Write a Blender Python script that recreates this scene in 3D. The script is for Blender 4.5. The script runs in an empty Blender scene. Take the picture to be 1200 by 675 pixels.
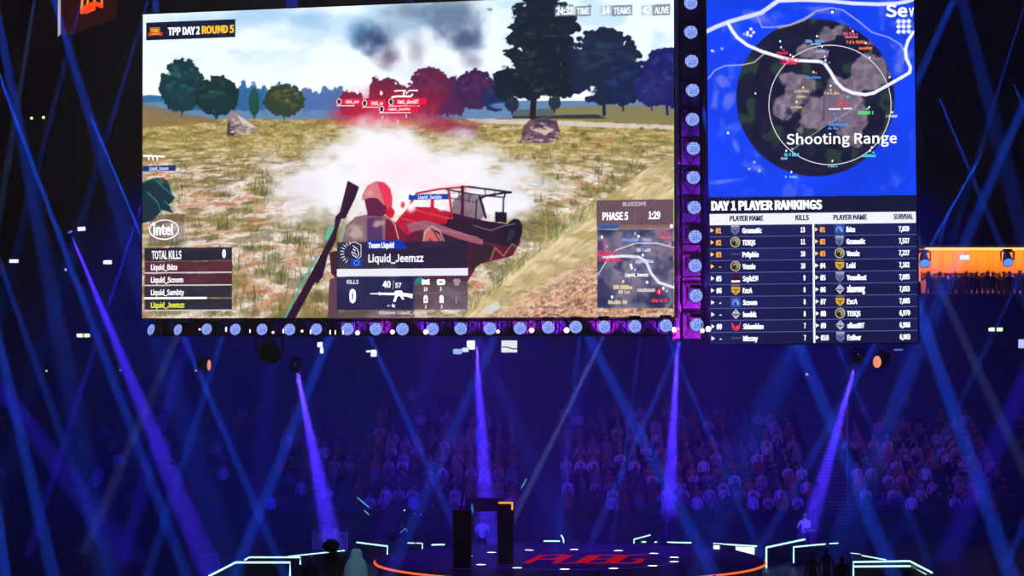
import bpy, math, random
import numpy as np
from mathutils import Vector, Matrix, Quaternion

SC = bpy.context.scene
COL = SC.collection
F = 2850.0
EYE = Vector((0, 0, 8.8))
PITCH = math.atan(54.5 / 2850)
DENS = 0.0085
random.seed(7)

# ------------------------------------------------------------------ camera
cam_data = bpy.data.cameras.new('camera')
cam = bpy.data.objects.new('camera', cam_data)
COL.objects.link(cam)
SC.camera = cam
cam_data.sensor_width = 36
cam_data.lens = F / 1200 * 36
cam_data.clip_start = .5
cam_data.clip_end = 600
cam.location = EYE
cam.rotation_euler = (math.pi / 2 + PITCH, 0, 0)


def ray(px, py):
    a, b = (px - 600) / F, -(py - 337.5) / F
    return Vector((a, math.cos(PITCH) - b * math.sin(PITCH), math.sin(PITCH) + b * math.cos(PITCH)))


def P(px, py, Y):
    d = ray(px, py)
    return EYE + d * (Y / d.y)


def Z(py, Y):
    return P(600, py, Y).z


def X(px, Y):
    return P(px, 392, Y).x


# --------------------------------------------------------------- materials
def lin(c):
    return tuple(((v / 255 + .055) / 1.055) ** 2.4 if v > 10 else v / 255 / 12.92 for v in c)


MATS = {}


def pbr(name, rgb, rough=.6, metal=0.0, vary=.15, scale=8.0, bump=0.0):
    if name in MATS:
        return MATS[name]
    m = bpy.data.materials.new(name)
    m.use_nodes = True
    nt = m.node_tree
    b = nt.nodes['Principled BSDF']
    b.inputs['Roughness'].default_value = rough
    b.inputs['Metallic'].default_value = metal
    tc = nt.nodes.new('ShaderNodeTexCoord')
    n = nt.nodes.new('ShaderNodeTexNoise')
    n.inputs['Scale'].default_value = scale
    n.inputs['Detail'].default_value = 3
    r = nt.nodes.new('ShaderNodeMapRange')
    r.inputs['To Min'].default_value = 1 - vary
    r.inputs['To Max'].default_value = 1 + vary
    mx = nt.nodes.new('ShaderNodeVectorMath')
    mx.operation = 'SCALE'
    mx.inputs[0].default_value = lin(rgb)
    nt.links.new(tc.outputs['Object'], n.inputs['Vector'])
    nt.links.new(n.outputs['Fac'], r.inputs['Value'])
    nt.links.new(r.outputs['Result'], mx.inputs['Scale'])
    nt.links.new(mx.outputs[0], b.inputs['Base Color'])
    if bump:
        bp = nt.nodes.new('ShaderNodeBump')
        bp.inputs['Strength'].default_value = bump
        nt.links.new(n.outputs['Fac'], bp.inputs['Height'])
        nt.links.new(bp.outputs[0], b.inputs['Normal'])
    MATS[name] = m
    return m


def emit(name, rgb, gain=1.8, cells=0.0, sample=False):
    if name in MATS:
        return MATS[name]
    m = bpy.data.materials.new(name)
    m.use_nodes = True
    nt = m.node_tree
    nt.nodes.clear()
    out = nt.nodes.new('ShaderNodeOutputMaterial')
    e = nt.nodes.new('ShaderNodeEmission')
    e.inputs['Color'].default_value = (*lin(rgb), 1)
    e.inputs['Strength'].default_value = gain
    nt.links.new(e.outputs[0], out.inputs['Surface'])
    if cells:      # an array of separate diodes behind the lens
        tc = nt.nodes.new('ShaderNodeTexCoord')
        v = nt.nodes.new('ShaderNodeTexVoronoi')
        v.inputs['Scale'].default_value = cells
        v.inputs['Randomness'].default_value = .35
        r = nt.nodes.new('ShaderNodeMapRange')
        r.inputs['From Min'].default_value = .1
        r.inputs['From Max'].default_value = .5
        r.inputs['To Min'].default_value = gain * 1.7
        r.inputs['To Max'].default_value = gain * .55
        nt.links.new(tc.outputs['Object'], v.inputs['Vector'])
        nt.links.new(v.outputs['Distance'], r.inputs['Value'])
        nt.links.new(r.outputs[0], e.inputs['Strength'])
    m.cycles.emission_sampling = 'AUTO' if sample else 'NONE'
    MATS[name] = m
    return m


# ----------------------------------------------------------------- meshes
class MB:
    def __init__(self):
        self.v, self.f, self.m, self.mats = [], [], [], []

    def mi(self, mat):
        if mat not in self.mats:
            self.mats.append(mat)
        return self.mats.index(mat)

    def add(self, vs, fs, mat):
        k, i = len(self.v), self.mi(mat)
        self.v += [tuple(v) for v in vs]
        for f in fs:
            self.f.append(tuple(k + a for a in f))
            self.m.append(i)

    def box(self, c, s, mat, rot=None, bev=0.0):
        c = Vector(c)
        x, y, z = s[0] / 2, s[1] / 2, s[2] / 2
        if bev <= 0:
            vs = [(-x, -y, -z), (x, -y, -z), (x, y, -z), (-x, y, -z), (-x, -y, z), (x, -y, z), (x, y, z), (-x, y, z)]
            fs = [(0, 3, 2, 1), (4, 5, 6, 7), (0, 1, 5, 4), (1, 2, 6, 5), (2, 3, 7, 6), (3, 0, 4, 7)]
        else:      # chamfered box: octagonal rings stacked in z
            b = min(bev, x * .9, y * .9, z * .9)
            vs = []
            for zz, k in ((-z, b), (-z + b, 0), (z - b, 0), (z, b)):
                xx, yy = x - k, y - k
                vs += [(-xx + b, -yy, zz), (xx - b, -yy, zz), (xx, -yy + b, zz), (xx, yy - b, zz),
                       (xx - b, yy, zz), (-xx + b, yy, zz), (-xx, yy - b, zz), (-xx, -yy + b, zz)]
            fs = [tuple(range(7, -1, -1)), tuple(range(24, 32))]
            for r in range(3):
                for i in range(8):
                    j = (i + 1) % 8
                    fs.append((r * 8 + i, r * 8 + j, r * 8 + 8 + j, r * 8 + 8 + i))
        vs = [Vector(v) for v in vs]
        if rot is not None:
            vs = [rot @ v for v in vs]
        self.add([v + c for v in vs], fs, mat)

    def tube(self, pts, r, mat, n=6, cap=True):
        pts = [Vector(p) for p in pts]
        rs = r if isinstance(r, (list, tuple)) else [r] * len(pts)
        vs, fs = [], []
        up = None
        for i, p in enumerate(pts):
            d = (pts[min(i + 1, len(pts) - 1)] - pts[max(i - 1, 0)]).normalized()
            if up is None or abs(up.dot(d)) > .98:
                up = Vector((0, 0, 1)) if abs(d.z) < .9 else Vector((1, 0, 0))
            a = d.cross(up).normalized()
            b = a.cross(d).normalized()
            up = b
            for k in range(n):
                t = 2 * math.pi * k / n
                vs.append(p + (a * math.cos(t) + b * math.sin(t)) * rs[i])
        for i in range(len(pts) - 1):
            for k in range(n):
                j = (k + 1) % n
                fs.append((i * n + k, i * n + j, i * n + n + j, i * n + n + k))
        if cap:
            fs.append(tuple(range(n - 1, -1, -1)))
            fs.append(tuple(range((len(pts) - 1) * n, len(pts) * n)))
        self.add(vs, fs, mat)

    def lathe(self, prof, mat, n=16, mtx=None, cap=True):
        """prof: (radius, z) pairs turned about z."""
        vs, fs = [], []
        for r, z in prof:
            for k in range(n):
                t = 2 * math.pi * k / n
                vs.append(Vector((r * math.cos(t), r * math.sin(t), z)))
        for i in range(len(prof) - 1):
            for k in range(n):
                j = (k + 1) % n
                fs.append((i * n + k, i * n + j, i * n + n + j, i * n + n + k))
        if cap:
            fs.append(tuple(range(n - 1, -1, -1)))
            fs.append(tuple(range((len(prof) - 1) * n, len(prof) * n)))
        if mtx is not None:
            vs = [mtx @ v for v in vs]
        self.add(vs, fs, mat)

    def prism(self, poly, ext, mat):
        """closed planar polygon (3D points) pushed along ext."""
        n = len(poly)
        e = Vector(ext)
        vs = [Vector(p) for p in poly] + [Vector(p) + e for p in poly]
        fs = [tuple(range(n)), tuple(range(2 * n - 1, n - 1, -1))]
        for i in range(n):
            j = (i + 1) % n
            fs.append((i, i + n, j + n, j))
        self.add(vs, fs, mat)

    def build(self, name, parent=None, smooth=False):
        me = bpy.data.meshes.new(name)
        me.from_pydata(self.v, [], self.f)
        for m in self.mats:
            me.materials.append(m)
        me.polygons.foreach_set('material_index', self.m)
        if smooth:
            me.polygons.foreach_set('use_smooth', [True] * len(self.f))
        me.update()
        return link(name, me, parent)


def link(name, me, parent=None):
    o = bpy.data.objects.new(name, me)
    COL.objects.link(o)
    if parent is not None:
        o.parent = parent
    return o


def local(o, parent, loc):
    """a part whose mesh was written in world space hangs under a parent that stands at loc"""
    o.parent = parent
    o.matrix_parent_inverse = Matrix.Translation(-Vector(loc))
    return o


def tag(o, label, cat, group=None, kind=None):
    o['label'] = label
    o['category'] = cat
    if group:
        o['group'] = group
    if kind:
        o['kind'] = kind
    return o


def struct(o, label=None, cat=None):
    o['kind'] = 'structure'
    if label:
        o['label'] = label
        o['category'] = cat
    return o


def empty(name, loc=(0, 0, 0)):
    o = bpy.data.objects.new(name, None)
    COL.objects.link(o)
    o.location = loc
    o.empty_display_size = .2
    return o


def copy_tree(o, parent=None):
    c = o.copy()
    COL.objects.link(c)
    if parent is not None:
        c.parent = parent
    for ch in list(o.children):
        copy_tree(ch, c)
    return c


def lamp(name, kind, loc, energy, col, **kw):
    l = bpy.data.lights.new(name, kind)
    l.energy = energy
    l.color = col
    aim = kw.pop('aim', None)
    for k, v in kw.items():
        setattr(l, k, v)
    o = bpy.data.objects.new(name, l)
    COL.objects.link(o)
    o.location = loc
    if aim is not None:
        o.rotation_euler = (Vector(aim) - Vector(loc)).to_track_quat('-Z', 'Y').to_euler()
    return o
# ------------------------------------------------------------- LED screens
class Screen:
    """a flat LED wall; pixels of the photograph are turned into points of its plane"""

    def __init__(self, bl, br, roll=0.0):
        self.o = bl
        s = (br - bl)
        self.w = s.length
        self.s = s.normalized()
        hor = Vector((self.s.x, self.s.y, 0)).normalized()
        self.n = hor.cross(Vector((0, 0, 1))).normalized()      # towards the camera
        self.t = self.n.cross(self.s).normalized() * -1
        if self.t.z < 0:
            self.t = -self.t

    def st(self, px, py):
        d = ray(px, py)
        k = (self.o - EYE).dot(self.n) / d.dot(self.n)
        q = EYE + d * k - self.o
        return q.dot(self.s), q.dot(self.t)

    def st_arr(self, X_, Y_):
        a, b = (X_ - 600) / F, -(Y_ - 337.5) / F
        cp, sp = math.cos(PITCH), math.sin(PITCH)
        d = np.stack([a, cp - b * sp, sp + b * cp], -1)
        n, s, t = (np.array(v) for v in (self.n, self.s, self.t))
        o = np.array(self.o - EYE)
        k = o.dot(n) / (d @ n)
        q = d * k[..., None] - o
        return q @ s, q @ t

    def pt(self, s, t, off=0.0):
        return self.o + self.s * s + self.t * t + self.n * off


MAIN = Screen(P(166.5, 373, 75), P(790.5, 371.6, 70.2))
MAPS = Screen(P(832.3, 403.6, 72), P(1076, 401.3, 71.7))


try:        # the light sans that ships with Blender, thickened; else its built-in face
    FACE = bpy.data.fonts.load(bpy.utils.system_resource('DATAFILES') + '/fonts/Noto Sans CJK Regular.woff2')
except Exception:
    FACE = None


def text_geo(body, bold=0.0):
    cu = bpy.data.curves.new('lettering', 'FONT')
    if FACE is not None:
        cu.font = FACE
        cu.offset = .013 if bold >= 0 else .007
    cu.body = body
    cu.size = 1
    cu.resolution_u = 2
    o = bpy.data.objects.new('lettering', cu)
    COL.objects.link(o)
    dg = bpy.context.evaluated_depsgraph_get()
    me = o.evaluated_get(dg).to_mesh()
    vs = [(v.co.x, v.co.y) for v in me.vertices]
    fs = [tuple(p.vertices) for p in me.polygons]
    o.evaluated_get(dg).to_mesh_clear()
    bpy.data.objects.remove(o)
    bpy.data.curves.remove(cu)
    if bold > 0:      # heavier strokes: the same outlines laid side by side
        n, v0, f0 = len(vs), list(vs), list(fs)
        for k, (a, b) in enumerate(((bold * .5, 0), (bold, 0)), 1):
            vs += [(x + a, y + b) for x, y in v0]
            fs += [tuple(i + n * k for i in f) for f in f0]
    return vs, fs


class Layer:
    """flat lettering and bars shown by a screen, one mesh"""

    def __init__(self, scr, base=.012, gain=1.0):
        self.b, self.scr, self.base, self.k, self.gain = MB(), scr, base, 0, gain

    def off(self):
        self.k += 1
        return self.base + self.k * .0004

    def mat(self, rgb):
        return emit('led_%d_%d_%d' % tuple(rgb), rgb, LEDG)

    def box_(self, x0, y0, x1, y1):
        ym, xm = (y0 + y1) / 2, (x0 + x1) / 2
        s0, s1 = self.scr.st(x0, ym)[0], self.scr.st(x1, ym)[0]
        t0, t1 = self.scr.st(xm, y1)[1], self.scr.st(xm, y0)[1]
        return s0, s1, t0, t1

    def text(self, body, x0, y0, x1, y1, rgb, bold=.0):
        """cap-height box in photo pixels; the letters fill it"""
        s0, s1, t0, t1 = self.box_(x0, y0, x1, y1)
        vs, fs = text_geo(body, bold)
        if not fs:
            return
        xa, xb = min(v[0] for v in vs), max(v[0] for v in vs)
        cap = CAPH if any(c.isupper() or c.isdigit() or c in 'bdfhkl' for c in body) else XH
        o = self.off()
        self.b.add([self.scr.pt(s0 + (x - xa) / (xb - xa) * (s1 - s0), t0 + y / cap * (t1 - t0), o) for x, y in vs], fs, self.mat(rgb))

    def rect(self, x0, y0, x1, y1, rgb):
        s0, s1, t0, t1 = self.box_(x0, y0, x1, y1)
        o = self.off()
        self.b.add([self.scr.pt(s, t, o) for s, t in ((s0, t0), (s1, t0), (s1, t1), (s0, t1))], [(0, 1, 2, 3)], self.mat(rgb))

    def poly(self, pts, rgb):
        o = self.off()
        q = [self.scr.st(x, y) for x, y in pts]
        area = sum(q[i][0] * q[(i + 1) % len(q)][1] - q[(i + 1) % len(q)][0] * q[i][1] for i in range(len(q)))
        if area < 0:
            q.reverse()
        self.b.add([self.scr.pt(s, t, o) for s, t in q], [tuple(range(len(q)))], self.mat(rgb))

    def line(self, pts, w, rgb, closed=False):
        q = [Vector(self.scr.st(x, y)) for x, y in pts]
        if closed:
            q = q + [q[0]]
        k = w * 72 / F / 2
        o = self.off()
        vs = []
        for i, p in enumerate(q):
            a = q[i - 1] if i else (q[-2] if closed else q[0])
            b = q[i + 1] if i < len(q) - 1 else (q[1] if closed else q[-1])
            d = (b - a).normalized()
            nn = Vector((-d.y, d.x)) * k
            vs += [p - nn, p + nn]
        self.b.add([self.scr.pt(v.x, v.y, o) for v in vs], [(2 * i, 2 * i + 2, 2 * i + 3, 2 * i + 1) for i in range(len(q) - 1)], self.mat(rgb))

    def ellipse(self, cx, cy, rx, ry, rgb, n=20):
        self.poly([(cx + rx * math.cos(2 * math.pi * i / n), cy + ry * math.sin(2 * math.pi * i / n)) for i in range(n)], rgb)

    def ring(self, cx, cy, rx, ry, w, rgb, n=40, a0=0, a1=360):
        full = a1 - a0 >= 360
        m = n if full else n + 1
        self.line([(cx + rx * math.cos(math.radians(a0 + (a1 - a0) * i / n)), cy + ry * math.sin(math.radians(a0 + (a1 - a0) * i / n))) for i in range(m)], w, rgb, full)

    def marks(self, x0, y0, x1, y1, rgb):
        """a tag too small to read: a row of letter-sized strokes"""
        rr = random.Random(int(x0 * 7 + y0 * 3))
        x = x0
        while x < x1 - .6:
            w = rr.uniform(.7, 1.5)
            if rr.random() < .88:
                h = rr.choice([0, 0, .3]) * (y1 - y0)
                self.rect(x, y0 + h, min(x + w, x1), y1, rgb)
            x += w + .35

    def build(self, name, parent):
        return self.b.build(name, parent)


CAPH = max(v[1] for v in text_geo('H')[0])
XH = max(v[1] for v in text_geo('x')[0])
LEDG = math.exp(DENS * 72) * 1.0


# ------------------------------------------------- what the LED walls show
RNG = np.random.default_rng(5)
_LAT = RNG.random((8, 256, 256))


def vnoise(x, y, k=0):
    xi, yi = np.floor(x).astype(int), np.floor(y).astype(int)
    fx, fy = x - xi, y - yi
    fx, fy = fx * fx * (3 - 2 * fx), fy * fy * (3 - 2 * fy)
    L = _LAT[k % 8]
    g = lambda a, b: L[a % 256, b % 256]
    return (g(xi, yi) * (1 - fx) + g(xi + 1, yi) * fx) * (1 - fy) + (g(xi, yi + 1) * (1 - fx) + g(xi + 1, yi + 1) * fx) * fy


def fbm(x, y, k=0, o=4):
    r, a, n = 0, .5, 0
    for i in range(o):
        r = r + a * vnoise(x * 2 ** i + 17 * i, y * 2 ** i + 31 * i, k + i)
        n += a
        a *= .55
    return r / n


def sstep(a, b, x):
    t = np.clip((x - a) / (b - a), 0, 1)
    return t * t * (3 - 2 * t)


class Canvas:
    def __init__(self, x0, y0, x1, y1, s):
        self.x0, self.y0, self.s = x0, y0, s
        w, h = int((x1 - x0) * s), int((y1 - y0) * s)
        self.X, self.Y = np.meshgrid(x0 + (np.arange(w) + .5) / s, y0 + (np.arange(h) + .5) / s)
        self.a = np.zeros((h, w, 3))

    def win(self, x0, y0, x1, y1):
        f = lambda v, o, n: int(min(max((v - o) * self.s, 0), n))
        h, w = self.X.shape
        return (slice(f(y0, self.y0, h), f(y1, self.y0, h) + 1), slice(f(x0, self.x0, w), f(x1, self.x0, w) + 1))

    def mix(self, m, rgb, win=None):
        c = np.asarray(rgb, float)
        if win is None:
            self.a = self.a * (1 - m[..., None]) + c * m[..., None]
        else:
            self.a[win] = self.a[win] * (1 - m[..., None]) + c * m[..., None]

    def poly(self, pts, rgb, alpha=1.0):
        xs, ys = [p[0] for p in pts], [p[1] for p in pts]
        w = self.win(min(xs) - 1, min(ys) - 1, max(xs) + 1, max(ys) + 1)
        x, y = self.X[w], self.Y[w]
        ins = np.zeros(x.shape, bool)
        for i in range(len(pts)):
            (xa, ya), (xb, yb) = pts[i], pts[(i + 1) % len(pts)]
            if ya == yb:
                continue
            ins ^= ((ya > y) != (yb > y)) & (x < (xb - xa) * (y - ya) / (yb - ya) + xa)
        self.mix(ins * alpha, rgb, w)

    def line(self, pts, wd, rgb, alpha=1.0):
        for (xa, ya), (xb, yb) in zip(pts[:-1], pts[1:]):
            w = self.win(min(xa, xb) - wd - 1, min(ya, yb) - wd - 1, max(xa, xb) + wd + 1, max(ya, yb) + wd + 1)
            x, y = self.X[w], self.Y[w]
            L = (xb - xa) ** 2 + (yb - ya) ** 2 + 1e-9
            t = np.clip(((x - xa) * (xb - xa) + (y - ya) * (yb - ya)) / L, 0, 1)
            d = np.hypot(x - xa - t * (xb - xa), y - ya - t * (yb - ya))
            self.mix(np.clip(wd / 2 + .35 - d, 0, .7) / .7 * alpha, rgb, w)

    def blob(self, cx, cy, rx, ry, rgb, alpha=1.0, soft=.5, rough=0.0, sc=8.0, k=0, rot=0):
        R = max(rx, ry) * 1.5 if rot else None
        w = self.win(cx - (R or rx * 1.6), cy - (R or ry * 1.6), cx + (R or rx * 1.6), cy + (R or ry * 1.6))
        x, y = self.X[w] - cx, self.Y[w] - cy
        if rot:
            c, s_ = math.cos(math.radians(rot)), math.sin(math.radians(rot))
            x, y = x * c + y * s_, -x * s_ + y * c
        d = np.hypot(x / rx, y / ry)
        if rough:
            d = d + (fbm(self.X[w] / sc, self.Y[w] / sc, k) - .5) * rough * 2
        self.mix(alpha * (1 - sstep(1 - soft, 1.0001, d)), rgb, w)

    def at(self, px, py):
        h, w, _ = self.a.shape
        fx = np.clip((px - self.x0) * self.s - .5, 0, w - 1.001)
        fy = np.clip((py - self.y0) * self.s - .5, 0, h - 1.001)
        xi, yi = fx.astype(int), fy.astype(int)
        fx, fy = (fx - xi)[..., None], (fy - yi)[..., None]
        a = self.a
        return (a[yi, xi] * (1 - fx) + a[yi, xi + 1] * fx) * (1 - fy) + (a[yi + 1, xi] * (1 - fx) + a[yi + 1, xi + 1] * fx) * fy


def pattern(c, cols, sc, k, stretch=1.0, o=4):
    """mottled patches of several colours, as wide areas of the canvas"""
    f = fbm(c.X / sc, c.Y / sc * stretch, k, o)
    f = np.clip((f - .25) / .5, 0, .9999) * (len(cols) - 1)
    i = f.astype(int)
    cols = np.array(cols, float)
    t = (f - i)[..., None]
    return cols[i] * (1 - t) + cols[i + 1] * t


def tree(c, cx, base, w, h, dark, light, k, trunk=None):
    """a broad crown with a lobed outline"""
    rr = random.Random(k * 13 + int(cx))
    if trunk:
        c.line([(cx, base), (cx + rr.uniform(-2, 2), base - h * .5)], trunk, dark)
    c.blob(cx, base - h * .56, w * .42, h * .36, dark, 1, .12, .35, 6, k)
    for i in range(26):
        a = rr.uniform(0, 6.28)
        x, y = cx + math.cos(a) * w * .38, base - h * .56 + math.sin(a) * h * .34
        c.blob(x, y, w * .14, h * .11, dark, 1, .15, .3, 2.5, k + i)
    for i in range(60):
        a = rr.uniform(0, 6.28)
        x, y = cx + math.cos(a) * w * rr.uniform(.42, .53), base - h * .56 + math.sin(a) * h * rr.uniform(.36, .46)
        c.blob(x, y, w * .05, h * .035, dark, 1, .2, .3, 2, k + i)
    for i in range(34):
        a = rr.uniform(0, 6.28)
        r = rr.random() ** .5
        x, y = cx + math.cos(a) * r * w * .38, base - h * .58 + math.sin(a) * r * h * .34
        c.blob(x, y, w * .08, h * .05, light, .5 if y < base - h * .5 else .2, .6, .5, 2, k + i)


def paint_game():
    c = Canvas(160, -14, 800, 380, 2)
    X_, Y_ = c.X, c.Y
    g = np.clip(Y_ / 130, 0, 1)[..., None]
    c.a = np.array([225, 240, 250.]) * (1 - g) + np.array([246, 251, 255.]) * g
    cl = fbm(X_ / 55, Y_ / 24, 1)
    c.mix(.55 * sstep(.5, .72, cl) * (1 - sstep(40, 105, Y_)), (165, 205, 235))
    for b in ((300, 18, 40, 13, (130, 180, 225), .55), (362, 24, 26, 13, (135, 180, 220), .6), (345, 40, 30, 10, (190, 220, 240), .6),
              (425, 40, 20, 16, (75, 130, 175), .7), (441, 47, 21, 15, (45, 60, 100), .95), (455, 66, 16, 12, (100, 80, 110), .8),
              (487, 60, 10, 18, (125, 110, 135), .5), (478, 26, 36, 22, (140, 165, 195), .7), (484, 12, 26, 9, (95, 120, 150), .6),
              (533, 14, 38, 16, (85, 110, 140), .85), (528, 30, 26, 16, (95, 115, 150), .8), (546, 46, 20, 17, (65, 80, 120), .9),
              (553, 70, 14, 10, (120, 120, 150), .6), (500, 85, 30, 10, (200, 205, 225), .6), (600, 20, 14, 14, (200, 225, 240), .5),
              (573, 100, 18, 10, (150, 165, 195), .6)):
        c.blob(b[0], b[1], b[2] * 1.55, b[3] * 1.6, b[4], b[5], .9, .3, 16, 3)
    c.blob(500, 40, 14, 14, (235, 240, 248), .8, .9, .3, 9, 2)
    c.blob(470, 78, 24, 10, (225, 228, 240), .75, .9, .3, 9, 2)
    # far country and tree line
    c.poly([(160, 113), (175, 111), (200, 113), (230, 118), (300, 118), (800, 118), (800, 145), (160, 145)], (95, 130, 170))
    c.poly([(160, 112), (192, 113), (192, 119), (160, 121)], (45, 105, 150))
    rr = random.Random(3)
    for x in range(225, 405, 6):
        d = (40, 95, 150) if x > 275 else (35, 90, 125)
        if x > 350:
            d = (75, 105, 165)
        h = rr.uniform(14, 26) if not 355 < x < 400 else rr.uniform(14, 22)
        c.blob(x, 126 - h * .5, 6, h * .75, d, .95, .15, .25, 3, x)
    c.blob(332, 104, 6, 6, (20, 80, 130), 1, .1, .2, 3, 1)
    for x in range(405, 545, 7):
        d = (105, 35, 65) if x < 500 else (75, 35, 80)
        h = rr.uniform(22, 40)
        if x < 440:
            h = rr.uniform(14, 24)
        c.blob(x, 134 - h * .55, 8, h * .62, d, 1, .12, .25, 3.5, x)
    for cx, b_, w_, h_, d, l in ((455, 128, 34, 36, (100, 30, 60), (130, 45, 75)), (503, 134, 46, 55, (90, 30, 65), (125, 45, 85)),
                                 (557, 134, 46, 52, (60, 30, 75), (95, 45, 95)), (580, 134, 30, 34, (30, 40, 85), (45, 60, 105))):
        tree(c, cx, b_, w_, h_, d, l, cx)
    for cx, b_, w_, h_, d, l, t in ((213, 140, 50, 70, (20, 52, 62), (35, 100, 100), 3), (254, 141, 50, 52, (15, 45, 50), (40, 85, 70), 3),
                                    (298, 140, 12, 36, (25, 70, 60), (45, 110, 80), 2), (333, 141, 46, 42, (45, 60, 45), (110, 105, 60), 2)):
        tree(c, cx, b_, w_, h_, d, l, cx, t)
    # ground
    dd = 60 / np.clip(Y_ - 116, 12, 400)
    gu, gv = (X_ - 470) * dd / 9, 60 * dd
    n1 = fbm(gu / 1.6 + 9, gv / 1.7, 2, 5)
    n2 = fbm(gu / .9 + 40, gv / 1.1, 4, 5)
    fine = fbm(X_ / 2.6, Y_ / 1.5, 4, 3)[..., None]
    near = sstep(165, 205, Y_)
    ground = np.array([176, 152, 98.]) * (1 - near[..., None]) + np.array([196, 172, 146.]) * near[..., None]
    lay = lambda g_, m_, col: g_ * (1 - m_[..., None]) + np.array(col, float) * m_[..., None]
    ground = lay(ground, sstep(.5, .62, n1) * .85, (226, 214, 204))
    ground = lay(ground, sstep(.56, .66, n2) * .6, (176, 112, 82))
    ground = lay(ground, sstep(.5, .6, 1 - n1) * .85, (128, 116, 66))
    ground = lay(ground, sstep(.55, .64, 1 - n2) * .55, (92, 84, 58))
    ground = ground * (.72 + .56 * fine)
    edge = 139 + 4 * (fbm(X_ / 30, Y_ * 0, 5) - .5) - 9 * (1 - sstep(167, 215, X_))
    m = sstep(-.6, .6, Y_ - edge)
    c.mix(m, ground)
    far = m * (1 - sstep(160, 205, Y_))
    olive = pattern(c, [(115, 100, 50), (150, 132, 70), (178, 160, 95), (196, 174, 122)], 13, 1, 4)
    c.mix(far * .75, olive * (.7 + .6 * fine))
    # left bank, rust soil streaks, pale tracks
    c.poly([(160, 120), (180, 124), (215, 133), (262, 141), (215, 147), (160, 150)], (132, 108, 70), .8)
    for i in range(130):
        x, y = rr.uniform(165, 350), rr.uniform(186, 370)
        col = rr.choice([(225, 214, 200), (236, 228, 218), (168, 100, 72), (188, 128, 96), (205, 175, 140), (120, 105, 60)])
        c.blob(x, y, rr.uniform(8, 26), rr.uniform(1.4, 4.5), col, rr.uniform(.4, .85), .8, .45, 6, i, rr.uniform(-12, 6))
    for i in range(120):
        x, y = rr.uniform(560, 790), rr.uniform(150, 260)
        col = rr.choice([(220, 205, 175), (205, 190, 160), (165, 150, 85), (190, 140, 105), (228, 220, 205), (140, 125, 60)])
        c.blob(x, y, rr.uniform(7, 24), rr.uniform(1.4, 5), col, rr.uniform(.4, .8), .8, .45, 6, i)
    c.poly([(545, 139), (640, 141), (790, 147), (790, 152), (700, 149), (560, 144)], (205, 195, 190), .9)
    c.poly([(640, 126), (720, 123), (790, 124), (790, 146), (650, 140)], (128, 120, 78), .9)
    c.poly([(600, 136), (700, 134), (712, 139), (600, 139)], (25, 35, 45), .8)
    c.blob(590, 124, 20, 5, (90, 130, 175), .9, .5)
    c.poly([(600, 129), (650, 127), (650, 136), (600, 136)], (75, 90, 80), .8)
    # grass: strokes standing up out of the ground
    for i in range(3600):
        x, y = rr.uniform(166, 790), 142 + 228 * rr.random() ** 1.15
        if y > 188 and 350 < x < 560 and y < 300:
            continue
        d_ = 60 / (y - 116)
        n = float(fbm(np.array([(x - 470) * d_ / 9 / 1.6 + 9]), np.array([60 * d_ / 1.7]), 2, 5)[0])
        if n > .47:
            continue
        h = 1.5 + (y - 140) * .045
        lean = rr.uniform(-.5, .6) * h
        col = rr.choice([(88, 90, 42), (110, 108, 52), (66, 72, 46), (142, 132, 70), (176, 162, 96), (92, 84, 66)])
        c.line([(x, y), (x + lean, y - h)], .5, col, .75)
    for i in range(150):
        if i < 90:
            x, y = rr.uniform(168, 395), rr.uniform(182, 372)
        else:
            x, y = rr.uniform(560, 785), rr.uniform(150, 262)
        if 330 < x < 560 and y < 262:
            continue
        k = (y - 116) / 200
        dk = rr.choice([(96, 92, 48), (84, 84, 52), (120, 110, 60), (70, 74, 48)])
        c.blob(x, y - 3 * k, 13 * k, 6 * k, dk, .7, .9, .5, 4, i)
        for j in range(26):
            gx = x + rr.gauss(0, 9 * k)
            hh = rr.uniform(6, 18) * k
            col = rr.choice([dk, dk, (150, 142, 82), (196, 180, 120), (52, 56, 40), (168, 150, 96)])
            c.line([(gx, y + rr.uniform(-2, 2)), (gx + rr.uniform(-4, 4) * k, y - hh)], .5, col, .75)
    # slope in the lower right
    sl = [(795, 180), (760, 196), (712, 230), (676, 258), (640, 285), (600, 318), (552, 360), (540, 376), (800, 380)]
    c.poly(sl, (212, 186, 150))
    w = c.win(538, 180, 800, 380)
    xx, yy = X_[w], Y_[w]
    inside = (yy > np.interp(xx, [540, 552, 600, 640, 676, 712, 760, 795], [376, 360, 318, 285, 258, 230, 196, 180])) * 1.0
    u, v = xx * .78 + yy * -.62, xx * .62 + yy * .78
    st = fbm(u / 14, v / 3.2, 2, 4)
    peb = fbm(u / 2.6, v / 1.5, 5, 3)
    depth = sstep(0, 1, (yy - np.interp(xx, [540, 700, 795], [352, 262, 215])) / 75)
    top = np.array([218, 196, 152.]) * (.7 + .5 * st[..., None])
    c.mix(inside, top, w)
    c.mix(inside * sstep(.42, .6, fbm(xx / 30, yy / 12, 7)) * (1 - depth) * .6, (150, 135, 80), w)
    c.mix(inside * .8 * sstep(.2, .9, depth), np.array([188, 140, 118.]) * (.35 + 1.25 * peb[..., None]), w)
    c.mix(inside * depth * sstep(.58, .66, fbm(xx / 9, yy / 4, 3)) * .6, (232, 214, 196), w)
    c.mix(inside * depth * sstep(.6, .68, fbm(xx / 7, yy / 3, 1)) * .6, (110, 62, 60), w)
    c.poly([(562, 366), (572, 358), (584, 353), (587, 360), (575, 368)], (205, 205, 200), .9)
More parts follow.
